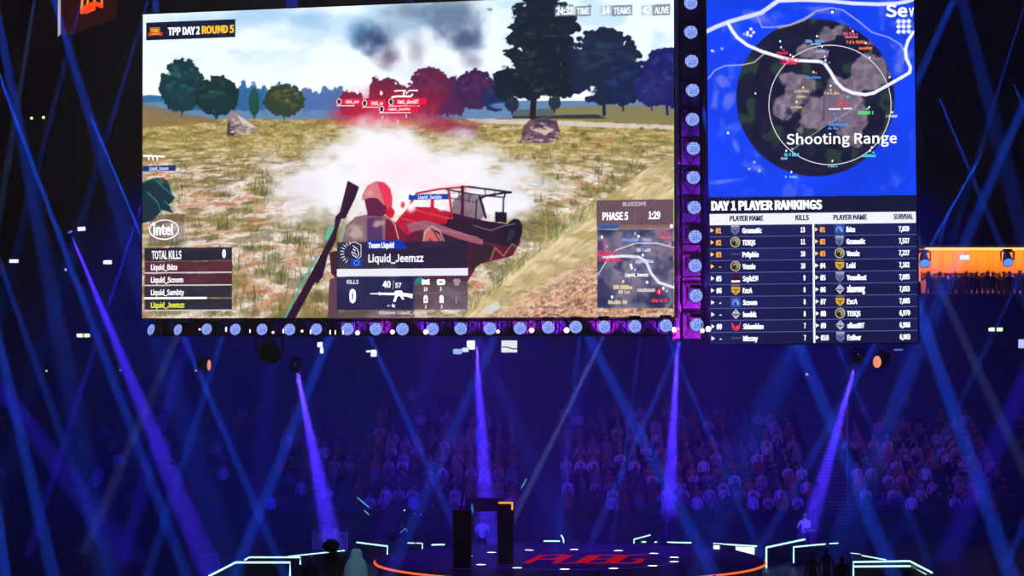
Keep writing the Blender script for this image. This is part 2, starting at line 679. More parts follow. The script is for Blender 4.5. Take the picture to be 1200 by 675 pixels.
    for i in range(420):
        t = rr.random()
        x = 548 + t * 150
        y = float(np.interp(x, [540, 552, 600, 640, 676, 712], [376, 360, 318, 285, 258, 230])) + rr.uniform(-4, 6)
        h = rr.uniform(6, 20)
        col = rr.choice([(120, 128, 78), (160, 150, 88), (196, 170, 96), (84, 96, 66), (206, 206, 180)])
        c.line([(x, y), (x + rr.uniform(-2, 9), y - h * rr.uniform(.5, 1))], .7, col, .8)
    # rocks
    for pts, col in (([(266, 158), (267, 140), (271, 131), (277, 132), (286, 139), (300, 148), (305, 153), (290, 155), (275, 160)], (150, 128, 120)),
                     ([(266, 158), (267, 141), (273, 143), (276, 152), (274, 160)], (70, 50, 65)),
                     ([(277, 134), (287, 140), (301, 150), (286, 148)], (205, 190, 180)),
                     ([(611, 163), (613, 148), (622, 140), (640, 137), (653, 142), (656, 155), (654, 164), (640, 168), (618, 167)], (100, 72, 88)),
                     ([(620, 143), (640, 138), (652, 143), (640, 149), (626, 148)], (62, 55, 75)),
                     ([(622, 152), (640, 148), (650, 152), (640, 158)], (198, 175, 170))):
        c.poly(pts, col)
    for i in range(60):
        x, y = rr.uniform(614, 654), rr.uniform(140, 166)
        c.blob(x, y, rr.uniform(2, 5), rr.uniform(1, 2.4), rr.choice([(60, 44, 60), (206, 186, 182), (120, 78, 86), (160, 120, 120)]), .6, .5, .4, 2, i)
        x, y = rr.uniform(269, 296), rr.uniform(138, 157)
        if y > 134 + (x - 270) * .55:
            c.blob(x, y, rr.uniform(2, 4), rr.uniform(.8, 2), rr.choice([(90, 72, 80), (214, 202, 192), (150, 128, 120)]), .6, .5, .4, 2, i)
    # trees on the right
    D, L = (20, 30, 45), (40, 62, 66)
    c.line([(624, 137), (626, 110), (628, 80)], 7, (38, 24, 30))
    c.line([(622, 115), (598, 96)], 2.5, D)
    for b in ((636, 8, 21, 20), (652, 24, 24, 16), (622, 30, 24, 16), (615, 14, 16, 7), (606, 46, 14, 9), (640, 48, 34, 22), (668, 32, 14, 8),
              (603, 62, 10, 6), (632, 74, 32, 22), (662, 64, 18, 10), (598, 92, 20, 13), (592, 104, 14, 14), (640, 98, 38, 16),
              (668, 86, 16, 12), (660, 106, 18, 9), (586, 90, 9, 9), (620, 108, 20, 10)):
        c.blob(*b, D, 1, .12, .3, 5, int(b[0]))
    for i in range(150):
        y = rr.uniform(-8, 112)
        hw = 16 + 28 * (y / 112 if y > 0 else 0) + 8 * math.sin(y * .23)
        x = 634 + rr.choice([-1, 1]) * (hw + rr.uniform(-5, 4))
        c.blob(x, y, rr.uniform(2.5, 5), rr.uniform(1.5, 3), D, 1, .25, .4, 2, i)
    for i in range(90):
        x, y = rr.gauss(632, 22), rr.uniform(2, 108)
        c.blob(x, y, 4, 2.4, rr.choice([L, (52, 78, 70), (30, 45, 70)]), .5, .6, .4, 2, i)
    for cx, b_, w_, h_, d, l, t in ((708, 134, 84, 100, (25, 35, 62), (38, 62, 88), 4), (730, 130, 50, 60, (22, 34, 70), (35, 60, 110), 2),
                                    (782, 134, 62, 78, (28, 28, 95), (42, 62, 125), 3), (764, 129, 40, 42, (35, 35, 100), (45, 65, 125), 2),
                                    (650, 131, 14, 20, (35, 45, 60), (50, 70, 75), 2), (600, 133, 16, 20, (30, 40, 60), (50, 70, 75), 2)):
        tree(c, cx, b_, w_, h_, d, l, cx, t)
    # smoke
    n = fbm(X_ / 34, Y_ / 22, 6, 5)
    def puff(cx, cy, rx, ry, col, a, sc=1.0):
        d = np.hypot((X_ - cx) / rx, (Y_ - cy) / ry)
        c.mix(a * np.clip(1.25 - d + (n - .5) * 1.3, 0, 1) ** 1.3 * (d < 1.9), col)
    puff(440, 136, 66, 15, (205, 25, 55), .85)
    puff(520, 146, 42, 14, (150, 25, 60), .75)
    puff(470, 118, 60, 18, (170, 20, 55), .5)
    puff(545, 152, 24, 12, (120, 60, 90), .6)
    for a in ((470, 205, 150, 52), (400, 226, 82, 46), (575, 225, 72, 50), (440, 168, 60, 26), (450, 180, 60, 26), (380, 205, 46, 30), (520, 200, 80, 40)):
        puff(*a, (238, 236, 244), 1)
    puff(480, 212, 60, 34, (255, 224, 232), .85)
    puff(590, 215, 36, 26, (226, 224, 232), .8)
    puff(352, 225, 30, 30, (214, 208, 216), .4)
    puff(478, 240, 30, 22, (255, 250, 252), 1)
    # jeep
    R1, R2, DK = (158, 22, 52), (92, 22, 56), (34, 22, 44)
    c.poly([(462, 262), (474, 248), (484, 242), (508, 243), (540, 252), (570, 259), (592, 262), (606, 266), (610, 284), (600, 300), (560, 310),
            (548, 330), (470, 330), (462, 300)], R2)
    c.poly([(462, 262), (474, 248), (484, 242), (508, 243), (528, 250), (528, 262), (500, 262), (480, 275), (462, 290)], (190, 20, 48), .9)
    c.poly([(528, 250), (570, 259), (592, 262), (606, 268), (606, 290), (560, 282), (520, 268)], DK, .9)
    c.poly([(476, 262), (500, 258), (540, 272), (566, 281), (566, 287), (540, 281), (505, 268), (480, 272)], (150, 85, 105))
    c.poly([(505, 270), (535, 279), (566, 288), (560, 300), (530, 296), (505, 290)], (58, 25, 50))
    c.poly([(530, 236), (542, 226), (562, 230), (568, 252), (560, 262), (530, 256)], (58, 22, 48), .55)
    c.blob(601, 273, 11, 18, (26, 20, 38), 1, .1, 0, 8, 0, 18)
    c.blob(598, 276, 5, 10, (50, 42, 62), .9, .3, 0, 8, 0, 18)
    c.poly([(580, 248), (594, 249), (594, 261), (580, 260)], (28, 18, 42))
    for pts, w_, col in (([(486, 227), (515, 221.5), (548.7, 218.7), (598.7, 225.3)], 2.2, None), ([(523, 222), (542, 225.5), (562, 228.7), (590, 231.3)], 1.5, DK),
                         ([(562, 233), (569, 229.5), (590, 226), (599, 225.5)], 2.4, DK), ([(542, 219), (542, 246), (541, 254)], 3.6, (70, 18, 45)),
                         ([(562, 230), (566, 243), (569, 255)], 2.8, DK), ([(558.7, 234), (557, 263)], 1.6, DK), ([(592, 227), (590, 234), (589.5, 250)], 1.9, DK),
                         ([(526, 224), (530, 256)], 2.6, (185, 22, 50)), ([(507, 230), (506, 254)], 4, (196, 20, 46)), ([(484, 233), (474, 252)], 3, (200, 24, 50)),
                         ([(527, 232), (558, 237)], 1.2, (90, 60, 80)), ([(556, 264.5), (575, 270), (590, 264.7), (604, 262)], 1.4, (105, 92, 115)),
                         ([(482, 244), (500, 250), (528, 256)], 1.6, (220, 60, 80)), ([(538, 224), (538, 233)], 1, DK), ([(551, 227), (549, 236)], 1, DK),
                         ([(568, 221), (569, 228)], 1, DK), ([(580, 223), (580, 230)], 1, DK), ([(472, 256), (520, 270), (560, 278)], .8, (180, 120, 140))):
        if col is None:
            c.line(pts[:3], w_, (176, 30, 52))
            c.line(pts[2:], w_, DK)
        else:
            c.line(pts, w_, col)
    c.poly([(548, 306), (566, 285), (580, 290), (575, 300), (552, 318)], (42, 30, 40), .9)
    c.blob(481, 243, 9, 9, (255, 250, 250), .9, .9, .2, 5)
    c.blob(517, 243, 8, 7, (255, 240, 240), .9, .8, .2, 5)
    c.blob(463, 247, 8, 10, (255, 235, 238), 1, .9)
    c.blob(472, 240, 3.5, 5, (226, 60, 80), .9, .5)
    c.line([(575, 305), (580, 290), (590, 300), (600, 286), (606, 290)], 1.4, (150, 130, 70), .9)
    # crouching figure by the jeep
    c.blob(504, 276, 9, 10, (222, 120, 118), 1, .3, .25, 4)
    c.poly([(495, 290), (497, 276), (506, 268), (516, 276), (521, 290)], (196, 96, 100))
    for l in ([(497, 290), (504, 280), (512, 290)], [(508, 270), (514, 281), (518, 288)], [(504, 266), (510, 272)]):
        c.line(l, 1.2, (70, 20, 45))
    c.line([(494, 289), (499, 270), (506, 265), (515, 270), (523, 289)], 1, (160, 205, 195))
    # soldier seen from behind
    c.poly([(398, 300), (400, 276), (406, 264), (417, 254), (432, 251), (450, 252), (461, 259), (474, 271), (482, 300)], (128, 98, 104))
    c.poly([(452, 256), (463, 261), (477, 275), (486, 300), (450, 300)], (112, 24, 54))
    c.poly([(430, 255), (447, 255), (450, 300), (430, 300)], (82, 50, 98))
    c.blob(416, 272, 12, 12, (196, 176, 166), .75, .7, .5, 5, 3)
    c.blob(443, 262, 9, 6, (222, 178, 170), .7, .7, .4, 5, 2)
    c.line([(404, 268), (398, 290), (394, 300)], 1, (150, 200, 190))
    c.line([(459, 258), (463, 264), (467, 280)], 1, (250, 190, 190))
    c.poly([(427, 233), (440, 231), (454, 240), (453, 250), (447, 254), (431, 253)], (94, 26, 66))
    c.poly([(424, 235), (425, 227), (431, 217), (440, 212.5), (449, 213), (456, 219), (459, 230), (459, 244), (450, 240), (442, 232), (432, 232)], (206, 116, 124))
    c.poly([(442, 213), (450, 213.5), (457, 220), (460, 232), (459, 245), (451, 241), (447, 228)], (222, 52, 84))
    c.blob(433, 226, 7, 6, (226, 176, 166), .6, .8, .4, 4)
    c.blob(457, 249, 6.5, 8, (206, 16, 46), 1, .3, .2, 4)
    c.poly([(386, 296), (396, 294), (396, 330), (388, 320)], (62, 30, 48))
    c.poly([(386, 328), (396, 322), (396, 372), (384, 372)], (92, 62, 80))
    # rifle slung over his shoulder
    G = (40, 14, 44)
    c.line([(334, 373), (352, 335), (372, 300)], 2.2, (70, 168, 160), .9)
    c.line([(383, 278), (388, 268)], 7, (92, 190, 176), .7)
    c.line([(404, 262), (398, 280)], 2, (120, 190, 180), .6)
    c.poly([(407.5, 211.5), (421, 219), (418.5, 226), (416, 233), (410, 245), (405, 256), (400, 256), (396, 268), (393, 283), (384, 300), (376, 318), (346, 373),
            (335, 373), (356, 336), (372, 306), (385, 281), (392, 267), (393, 254), (398, 249)], G)
    c.poly([(384, 300), (378, 325), (371, 333), (368, 326), (374, 308)], G)
    c.line([(411, 216), (400, 245)], 1.4, (82, 22, 60))
    # team mate at the left edge
    c.poly([(166, 214), (178, 209), (192, 208), (198, 214), (200, 224), (205, 232), (198, 240), (203, 250), (190, 246), (180, 258), (166, 262)], (20, 46, 62))
    c.blob(189, 212, 5, 5, (96, 90, 80), .8, .4)
    for l in ([(167, 214), (180, 209), (192, 220), (206, 232)], [(192, 235), (204, 246)], [(172, 225), (184, 236), (190, 252)], [(196, 214), (206, 225)]):
        c.line(l, 1.1, (44, 150, 128), .85)
    # shaded boxes the read-outs stand on
    S, T = MAIN.st_arr(X_, Y_)

    def panel(x0, y0, x1, y1, rgb, a):
        ym, xm = (y0 + y1) / 2, (x0 + x1) / 2
        s0, s1, t0, t1 = MAIN.st(x0, ym)[0], MAIN.st(x1, ym)[0], MAIN.st(xm, y1)[1], MAIN.st(xm, y0)[1]
        c.mix(((S > s0) & (S < s1) & (T > t0) & (T < t1)) * a, rgb)
    panel(175, 251, 216, 288, (60, 55, 62), .35)
    panel(169.5, 290, 272, 305.5, (20, 20, 44), .88)
    panel(169.5, 306, 272, 319, (70, 22, 38), .85)
    panel(169.5, 320.5, 272, 334, (62, 22, 42), .85)
    panel(169.5, 335, 272, 348.5, (26, 24, 48), .85)
    panel(169.5, 350, 272, 363, (24, 26, 44), .88)
    panel(395, 283, 548, 314.5, (30, 26, 56), .86)
    panel(395, 324, 486, 363, (18, 20, 72), .88)
    panel(486, 324, 548, 363, (62, 48, 72), .72)
    panel(395, 363, 486, 372, (40, 30, 70), .5)
    panel(699, 234, 789, 264.5, (92, 66, 84), .88)
    for a in ((650, 7, 673, 19), (704, 7, 716.5, 18.5), (751.5, 6, 764.5, 18)):
        panel(*a, (150, 172, 192), .6)
    for a in ((674, 7, 692.5, 19), (717, 6, 741, 18.5), (765, 5, 785.5, 18)):
        panel(*a, (112, 126, 142), .85)
    # small map inside the phase panel
    m = pattern(c, [(36, 40, 78), (52, 52, 92), (88, 84, 118), (126, 116, 138), (60, 56, 100)], 22, 5, 1)
    ym = 314
    s0, s1, t0, t1 = MAIN.st(700, ym)[0], MAIN.st(789.5, ym)[0], MAIN.st(745, 361)[1], MAIN.st(745, 268.5)[1]
    c.mix(((S > s0) & (S < s1) & (T > t0) & (T < t1)) * .95, m)
    c.line([(707, 302), (730, 300), (748, 301), (757, 306), (763, 320), (772, 331), (790, 337)], 3.2, (225, 225, 240))
    c.line([(701, 322), (710, 307), (722, 293), (745, 285), (770, 285), (790, 290)], 1.1, (225, 225, 240))
    c.line([(700, 319), (790, 319)], .6, (120, 115, 150), .6)
    c.line([(745, 268), (745, 361)], .6, (120, 115, 150), .6)
    return c


def paint_map():
    c = Canvas(820, -70, 1084, 412, 1.6)
    X_, Y_ = c.X, c.Y
    n = fbm(X_ / 40, Y_ / 40, 2, 5)
    c.a = np.array([18, 62, 232.]) * (.86 + .3 * n[..., None])
    c.mix(sstep(.6, .75, fbm(X_ / 22, Y_ / 30, 4, 5)) * .4, (105, 125, 235))
    for b in ((845, 95, 14, 10, 30), (852, 118, 16, 10, -40), (838, 112, 6, 20, 0), (890, 20, 30, 12, 10), (960, 12, 30, 8, 5), (1057, 60, 14, 22, 0),
              (1053, 82, 8, 12, 0), (885, 196, 16, 8, 30), (850, 212, 24, 4, -8), (862, 170, 4, 14, -20), (1062, 30, 16, 14, 0)):
        c.blob(*b[:4], (138, 140, 230), .55, .9, .7, 9, int(b[0]), b[4])
    for i, (x, y) in enumerate([(836, 60), (846, 57), (853, 156), (884, 190), (878, 198), (890, 200), (872, 40), (1015, 70)]):
        c.blob(x, y, 2, 2, (200, 205, 245), .8, .4)
    # the safe zone shows the land in its own colours
    w = c.win(858, 16, 1054, 212)
    xx, yy = X_[w], Y_[w]
    d = np.hypot((xx - 955.5) / 93, (yy - 114.5) / 92.5)
    ins = 1 - sstep(.99, 1.003, d)
    f = fbm(xx / 26, yy / 26, 3, 5)
    dark = np.array([24, 26, 50.]) * (.7 + .7 * fbm(xx / 8, yy / 8, 5)[..., None])
    land = np.array([118, 104, 122.]) * (.65 + .7 * fbm(xx / 6, yy / 6, 6)[..., None])
    c.mix(ins, dark, w)
    pat = np.zeros_like(xx)
    for cx, cy, rx, ry in ((930, 112, 20, 30), (950, 136, 22, 22), (985, 128, 22, 34), (974, 40, 26, 18), (1028, 84, 26, 24), (960, 62, 22, 10), (1000, 150, 18, 22),
                           (1030, 40, 16, 14), (940, 100, 14, 14)):
        q = np.hypot((xx - cx) / rx, (yy - cy) / ry) + (f - .5) * 2.2
        pat = np.maximum(pat, 1 - sstep(.75, 1.05, q))
    c.mix(ins * pat, land, w)
    c.mix(ins * .7 * sstep(.58, .7, fbm(xx / 16, yy / 20, 1, 5)) * (1 - pat), (46, 72, 52), w)
    c.poly([(965, 110), (1001, 116), (1002, 146), (966, 142)], (112, 98, 122), .75)
    c.line([(966, 111), (965, 142)], 1, (60, 50, 80))
    c.line([(1001, 104), (1009, 118), (1000, 128), (966, 148), (936, 170), (929, 176)], .9, (168, 160, 178))
    LV = (150, 158, 232)
    c.line([(888, 20), (893, 32), (905, 32), (925, 29), (942, 22), (956, 13), (974, 9), (988, 12), (1005, 24), (1022, 38), (1042, 44), (1055, 52), (1060, 60)], 1.6, LV)
    c.line([(830, 92), (838, 82), (850, 77), (870, 76)], 1.6, LV)
    c.line([(870, 76), (884, 73), (894, 64), (898, 60)], 1.6, (180, 165, 160))
    c.line([(912, 33), (925, 30), (942, 24), (954, 16)], 1.4, (172, 165, 150))
    WH = (236, 238, 250)
    c.line([(826, 38), (840, 31), (856, 25), (874, 20), (892, 15), (902, 8), (912, 1), (922, -6)], 5, (205, 212, 250))
    c.line([(905, 5), (912, 1), (940, 0), (970, 1), (1000, 4), (1030, 5), (1050, 4), (1062, 2), (1080, -4)], 4.4, (215, 220, 252))
    c.line([(853, 27), (858, 36), (864, 44), (876, 53), (892, 60), (908, 65), (922, 69), (936, 71), (960, 72), (966, 74), (973, 84), (980, 96), (988, 104), (1000, 109),
            (1014, 111), (1024, 109), (1040, 100), (1056, 91), (1066, 85), (1067, 79), (1062, 68), (1061, 58), (1064, 48), (1070, 38), (1080, 32)], 3.8, WH)
    for i in range(9):
        c.poly([(1052 + i % 3 * 6, 22 + i // 3 * 6), (1056 + i % 3 * 6, 24 + i // 3 * 6), (1054 + i % 3 * 6, 28 + i // 3 * 6), (1050 + i % 3 * 6, 26 + i // 3 * 6)], (230, 235, 255))
    for x, y in ((876, 38), (880, 34), (876, 41), (883, 38), (880, 42)):
        c.blob(x, y, 2.2, 2.2, (235, 238, 250), .95, .3)
    c.poly([(971, 127), (985, 127), (985, 128.5), (971, 128.5)], (240, 235, 240))
    c.poly([(988, 126.5), (998, 126.5), (998, 128), (988, 128)], (240, 235, 240))
    # table below
    S, T = MAPS.st_arr(X_, Y_)
    tt = lambda x, y: MAPS.st(x, y)[1]
    c.mix((T < tt(834, 231.5)) * 1.0, (18, 20, 50))
    sh = fbm(S / 3, T / 6, 2, 3)[..., None]
    for i in range(10):
        a, b = tt(834, 263.5 + 14.02 * i), tt(834, 263.5 + 14.02 * (i + 1))
        c.mix(((T < a) & (T > b)) * 1.0, np.array([26, 30, 84.] if i % 2 == 0 else [22, 26, 74.]) * (.8 + .4 * sh))
    return c


def led_wall(scr, s1, t1, canvas, nx, ny, name, parent):
    """the diode wall: a lattice of points, each with its own colour"""
    u, v = np.meshgrid(np.linspace(0, s1, nx), np.linspace(0, t1, ny))
    o, s, t = np.array(scr.o), np.array(scr.s), np.array(scr.t)
    co = o + u[..., None] * s + v[..., None] * t
    q = co - np.array(EYE)
    cp, sp = math.cos(PITCH), math.sin(PITCH)
    fwd = q[..., 1] * cp + q[..., 2] * sp
    up = -q[..., 1] * sp + q[..., 2] * cp
    px, py = 600 + F * q[..., 0] / fwd, 337.5 - F * up / fwd
    rgb = np.clip(canvas.at(px, py) / 255, 0, 1)
    rgb = np.where(rgb > .04045, ((rgb + .055) / 1.055) ** 2.4, rgb / 12.92)
    me = bpy.data.meshes.new(name)
    i = np.arange(nx * ny).reshape(ny, nx)
    fs = np.stack([i[:-1, :-1], i[:-1, 1:], i[1:, 1:], i[1:, :-1]], -1).reshape(-1, 4)
    me.vertices.add(nx * ny)
    me.vertices.foreach_set('co', co.reshape(-1))
    me.loops.add(fs.size)
    me.loops.foreach_set('vertex_index', fs.reshape(-1).astype(np.int32))
    me.polygons.add(len(fs))
    me.polygons.foreach_set('loop_start', np.arange(0, fs.size, 4, dtype=np.int32))
    me.update(calc_edges=True)
    ca = me.color_attributes.new('diodes', 'FLOAT_COLOR', 'POINT')
    ca.data.foreach_set('color', np.concatenate([rgb.reshape(-1, 3), np.ones((nx * ny, 1))], 1).reshape(-1).astype(np.float32))
    m = bpy.data.materials.new(name)
    m.use_nodes = True
    nt = m.node_tree
    nt.nodes.clear()
    out, e, at = nt.nodes.new('ShaderNodeOutputMaterial'), nt.nodes.new('ShaderNodeEmission'), nt.nodes.new('ShaderNodeAttribute')
    at.attribute_name = 'diodes'
    nt.links.new(at.outputs['Color'], e.inputs['Color'])
    e.inputs['Strength'].default_value = LEDG
    nt.links.new(e.outputs[0], out.inputs['Surface'])
    m.cycles.emission_sampling = 'NONE'
    me.materials.append(m)
    return link(name, me, parent)


def screen_housing(scr, s1, t1, parent):
    dark = pbr('screen_housing', (14, 14, 18), .6)
    b = MB()
    R = Matrix((scr.s, -scr.n, scr.t)).transposed()
    b.box(scr.pt(s1 / 2, t1 / 2, -.21), (s1 + .06, .36, t1 + .06), dark, R)
    b.build('housing', parent)
    f = MB()
    k = .035
    for a, w, h in (((s1 / 2, -k / 2), s1 + 2 * k, k), ((s1 / 2, t1 + k / 2), s1 + 2 * k, k), ((-k / 2, t1 / 2), k, t1), ((s1 + k / 2, t1 / 2), k, t1)):
        f.box(scr.pt(a[0], a[1], .0), (w, .06, h), dark, R)
    f.build('bezel', parent)


W = (250, 252, 255)
# ---- the big game screen
SM = MAIN.w
TM = MAIN.st(167.5, 17)[1]
main_screen = empty('video_screen')
tag(main_screen, 'giant LED screen showing a video game landscape with jeep and smoke', 'screen')
screen_housing(MAIN, SM, TM, main_screen)
led_wall(MAIN, SM, TM, paint_game(), 800, 490, 'display', main_screen)

L = Layer(MAIN)
L.rect(171.5, 24.5, 276, 45.5, (16, 20, 48))
L.text('TPP DAY 2', 197, 31.6, 234.5, 40.6, W, .022)
L.text('ROUND 5', 236.5, 29.8, 274.5, 38.8, (250, 196, 44), .022)
L.line([(176.5, 33), (187.5, 32.6), (187, 40), (177, 40.4), (176.5, 33)], 1.0, (250, 150, 40))
L.text('PUBG', 177.7, 34, 186.5, 38.6, (250, 180, 50), .03)
L.poly([(173, 38.5), (177, 38), (187.5, 37.8), (191, 37.6), (190, 42), (182, 41.2), (174, 42.8)], (205, 60, 36))
L.rect(177.5, 39.2, 187, 40.4, (250, 170, 70))
L.build('round_caption', main_screen)

L = Layer(MAIN)
L.text('TOTAL KILLS', 178, 293.8, 213, 303.4, W, .0)
L.text('0', 260.5, 292.3, 265, 301.8, W, .03)
for i, (n, c) in enumerate((('Liquid_Ibiza', W), ('Liquid_Scoom', W), ('Liquid_Sambty', W), ('Liquid_Jeemzz', (226, 228, 70)))):
    y = 313.2 + 14.75 * i
    L.text(n, 177, y - 3.2, (208, 215, 216, 216.5)[i], y + 3, c, .012)
    L.rect(169.5, y + 5.4, 242.5 if i == 2 else 271.5, y + 6.9 + (1 if i == 2 else 0), W if i == 2 else (196, 190, 200))
L.build('kill_board', main_screen)

L = Layer(MAIN)
L.text('intel', 179.5, 263, 203.5, 275, W, .012)
L.rect(205.2, 266, 205.8, 267, W)
L.ring(192.4, 269, 17, 11.4, 1.5, W, 30, -35, 230)
L.ring(193.5, 268.6, 15.8, 10.8, 1.2, W, 30, 200, 372)
L.build('chip_maker_logo', main_screen)

L = Layer(MAIN)
for t_, x0, x1, bx0, bx1, word, dy in (('24:32', 651.5, 672, 676, 691, 'TIME', 0), ('14', 705.5, 715, 719, 739.5, 'TEAMS', -.5), ('42', 753, 763.5, 767, 784.5, 'ALIVE', -1)):
    L.text(t_, x0, 8.5 + dy, x1, 17 + dy, (246, 250, 252), .02)
    L.text(word, bx0, 9 + dy, bx1, 16.6 + dy, (236, 240, 244), .015)
L.build('match_status', main_screen)

L = Layer(MAIN)
RD, PK = (222, 18, 62), (255, 214, 224)
for x0, y0, x1, y1, n in ((394, 115.5, 424, 123, 'OMG_xwr'), (424, 117, 452, 124.8, 'OMG_xu'), (455, 115.3, 500, 123.4, 'OMG_silentBT'), (444, 124.6, 490, 131.2, 'OMG_banks')):
    L.rect(x0, y0, x1, y1, RD)
    L.text(n, x0 + 11, y0 + 1.8, x1 - (3 if x1 < 480 else 9), y1 - 1.9, PK, .01)
    L.line([(x0 + .5, y1 + .9), (x1 - 8, y1 + .9)], 1.0, (240, 225, 235))
    L.ellipse(x0 + 3.5, (y0 + y1) / 2, 2.6, 3.6, (60, 40, 60), 10)
    L.ring(x0 + 3.5, (y0 + y1) / 2, 2.6, 3.6, .7, W, 10)
L.line([(462, 107), (466, 106.4), (476, 106.4), (476, 110), (480, 106.2), (490, 106.2)], 1.6, W)
L.line([(459, 114), (466, 113), (482, 113), (484, 110)], 2.4, W)
L.line([(474, 106), (473, 114)], 2, W)
L.poly([(415, 105), (417, 104), (421, 109), (419, 111)], W)
L.poly([(447, 106), (449, 109.5), (447, 112), (445, 109.5)], W)
L.rect(448, 136, 448.8, 139, W)
L.rect(476, 134.5, 476.8, 138, W)
L.rect(466, 141, 466.8, 144, W)
L.build('rival_name_tags', main_screen)

L = Layer(MAIN)
L.rect(479, 227.6, 526, 234, (18, 62, 160))
L.text('Liquid_Sambty', 490, 228.9, 518, 233, (205, 215, 245), .01)
L.ellipse(484, 226.6, 3, 2.5, W, 12)
L.rect(167.3, 194, 206, 200.4, (26, 48, 118))
L.text('Liquid_Scoom', 175, 195.4, 197.5, 199.4, (200, 210, 240), .01)
L.line([(168, 183), (172, 182.6), (188, 183.4), (193, 183.6)], 2.2, W)
for x in (174, 179, 184):
    L.line([(x, 184), (x + 1, 188)], 1.8, W)
L.build('team_name_tags', main_screen)

L = Layer(MAIN)
L.rect(431, 281.5, 470, 292, (6, 44, 172))
L.poly([(470, 281.4), (478.5, 291.6), (470, 291.8)], (6, 44, 172))
L.text('Team Liquid', 431.8, 284.2, 462, 290.4, W, .02)
L.text('Liquid_Jeemzz', 431.8, 298, 496.5, 306.8, (238, 240, 248), .0)
L.rect(395, 314.8, 548.5, 323.4, (226, 226, 238))
L.text('KILLS', 406.5, 327.8, 420.5, 332.6, (214, 216, 232), .0)
L.text('0', 409.3, 338.8, 417.6, 354.4, W, .03)
L.text('40', 448.5, 329, 458, 337, W, .01)
L.text('/', 460.3, 330.5, 461.8, 337, (190, 190, 205), .0)
L.text('57', 463, 331.5, 470.6, 337, W, .0)
L.poly([(434, 343.6), (444, 343.4), (444, 342), (445.5, 342), (445.5, 343), (462, 343), (463.5, 340.6), (471, 340.4), (472, 343), (484, 344.4), (483.5, 349.8), (478, 348),
        (472.5, 347.2), (474, 351), (471.5, 351.3), (469, 347), (466, 347.4), (463.5, 354), (460.8, 353.6), (463, 346), (446, 345.6), (445, 346.4), (444, 345), (434, 344.8)], W)
L.line([(454, 359), (455.5, 357.6), (457, 359)], .7, W)
L.text('4x', 459, 356, 463.5, 360, W, .0)
L.rect(485, 324, 485.5, 363, (110, 104, 130))
L.rect(485, 343, 548, 343.6, (120, 112, 136))
L.poly([(485.5, 332), (489, 326), (495, 324), (495, 333)], (22, 132, 128))
L.poly([(494.6, 327), (499, 328), (503.6, 327), (503.6, 334), (499, 333.2), (494.6, 334)], W)
L.poly([(513, 327.2), (521, 327.2), (522.4, 330.5), (521, 334), (513, 334), (511.8, 330.5)], W)
L.rect(515, 329.4, 519, 331.6, (150, 140, 165))
L.poly([(530.8, 329), (533, 326.6), (538, 326.6), (540.4, 329), (538.6, 331), (538, 334.6), (533, 334.6), (532.4, 331)], (150, 142, 160))
L.text('10', 496.8, 336.4, 501.2, 341, W)
L.text('3', 515.6, 336.4, 517.8, 341, W)
for x in (496.6, 515.2):
    L.poly([(x, 348), (x + 1, 346), (x + 4, 346), (x + 5, 348), (x + 5, 355), (x, 355)], W)
    L.text('2', x + 1.6, 357, x + 3.6, 361, W)
L.rect(498, 350, 500, 353, (130, 120, 150))
L.line([(535, 346), (535, 355)], .8, (150, 142, 160))
L.poly([(533.8, 353), (536.2, 353), (535, 356.4)], (150, 142, 160))
L.text('Observer : Liquid_Jeemzz', 444.5, 364.4, 500, 368.2, (214, 206, 214), .0)
# horse head crest beside the name
for i in range(9):
    a = math.radians(100 + i * 17.5)
    ca, sa = math.cos(a), math.sin(a)
    cx, cy = 412, 296.5
    L.line([(cx + 8.5 * ca, cy - 9.5 * sa), (cx + 13 * ca, cy - 13.4 * sa)], 1.1, (206, 214, 236))
L.line([(411, 285), (416, 283.6), (423.4, 287), (423.4, 300), (420, 304)], .9, (206, 214, 236))
L.line([(414, 288), (419, 292), (421, 298), (418.5, 302), (414, 299), (412.5, 295), (415.5, 296), (418, 299)], 1.1, (220, 228, 245))
L.line([(414, 291.5), (417, 294)], 1.3, (220, 228, 245))
L.rect(411.6, 303.4, 425, 312.4, (12, 62, 176))
L.ring(418.3, 308, 2.8, 2.8, .7, (110, 170, 240), 10)
L.build('player_card', main_screen)

L = Layer(MAIN)
L.text('BLUEZONE', 730, 236.6, 757.5, 241.2, (206, 186, 206), .0)
L.text('PHASE 5', 706, 248.6, 736.4, 257.6, W, .02)
L.text('1:29', 760, 247.6, 774, 256.4, W, .02)
L.rect(744.3, 244, 744.8, 262, (128, 104, 120))
L.rect(700, 263.6, 789.5, 268, (134, 100, 96))
L.rect(700, 263.8, 725, 268, (26, 92, 176))
L.ellipse(787, 265, 2, 2.4, W, 10)
for n, x0, y0, x1, y1, c in (('', 729, 279, 744, 283, (120, 150, 235)), ('', 744, 279, 764, 283, (150, 170, 240)), ('', 743, 291, 764, 295, (190, 200, 240)),
                             ('Liquid_Ibiza', 745, 304, 766, 308, (190, 205, 245)), ('Liquid_Jeemzz', 733, 320, 760, 324, W), ('', 719, 334, 742, 339, (225, 205, 160)),
                             ('', 722, 340, 738, 344, (225, 205, 160)), ('', 747, 338, 768, 342, (215, 205, 200)), ('', 713, 352, 736, 356.4, (215, 205, 170)),
                             ('', 701, 294, 722, 299, (228, 20, 70)), ('', 702, 302, 728, 306.6, (228, 30, 76)), ('', 770, 271, 786, 275, (215, 60, 100)),
                             ('', 774, 276, 788, 280, (215, 90, 120)), ('', 764, 350, 783, 354, (228, 60, 90))):
    L.text(n, x0, y0, x1, y1, c, .012) if n else L.marks(x0, y0, x1, y1, c)
L.ellipse(773, 342, 3.2, 3.6, (222, 28, 66), 12)
L.rect(772.6, 340, 773.4, 344, W)
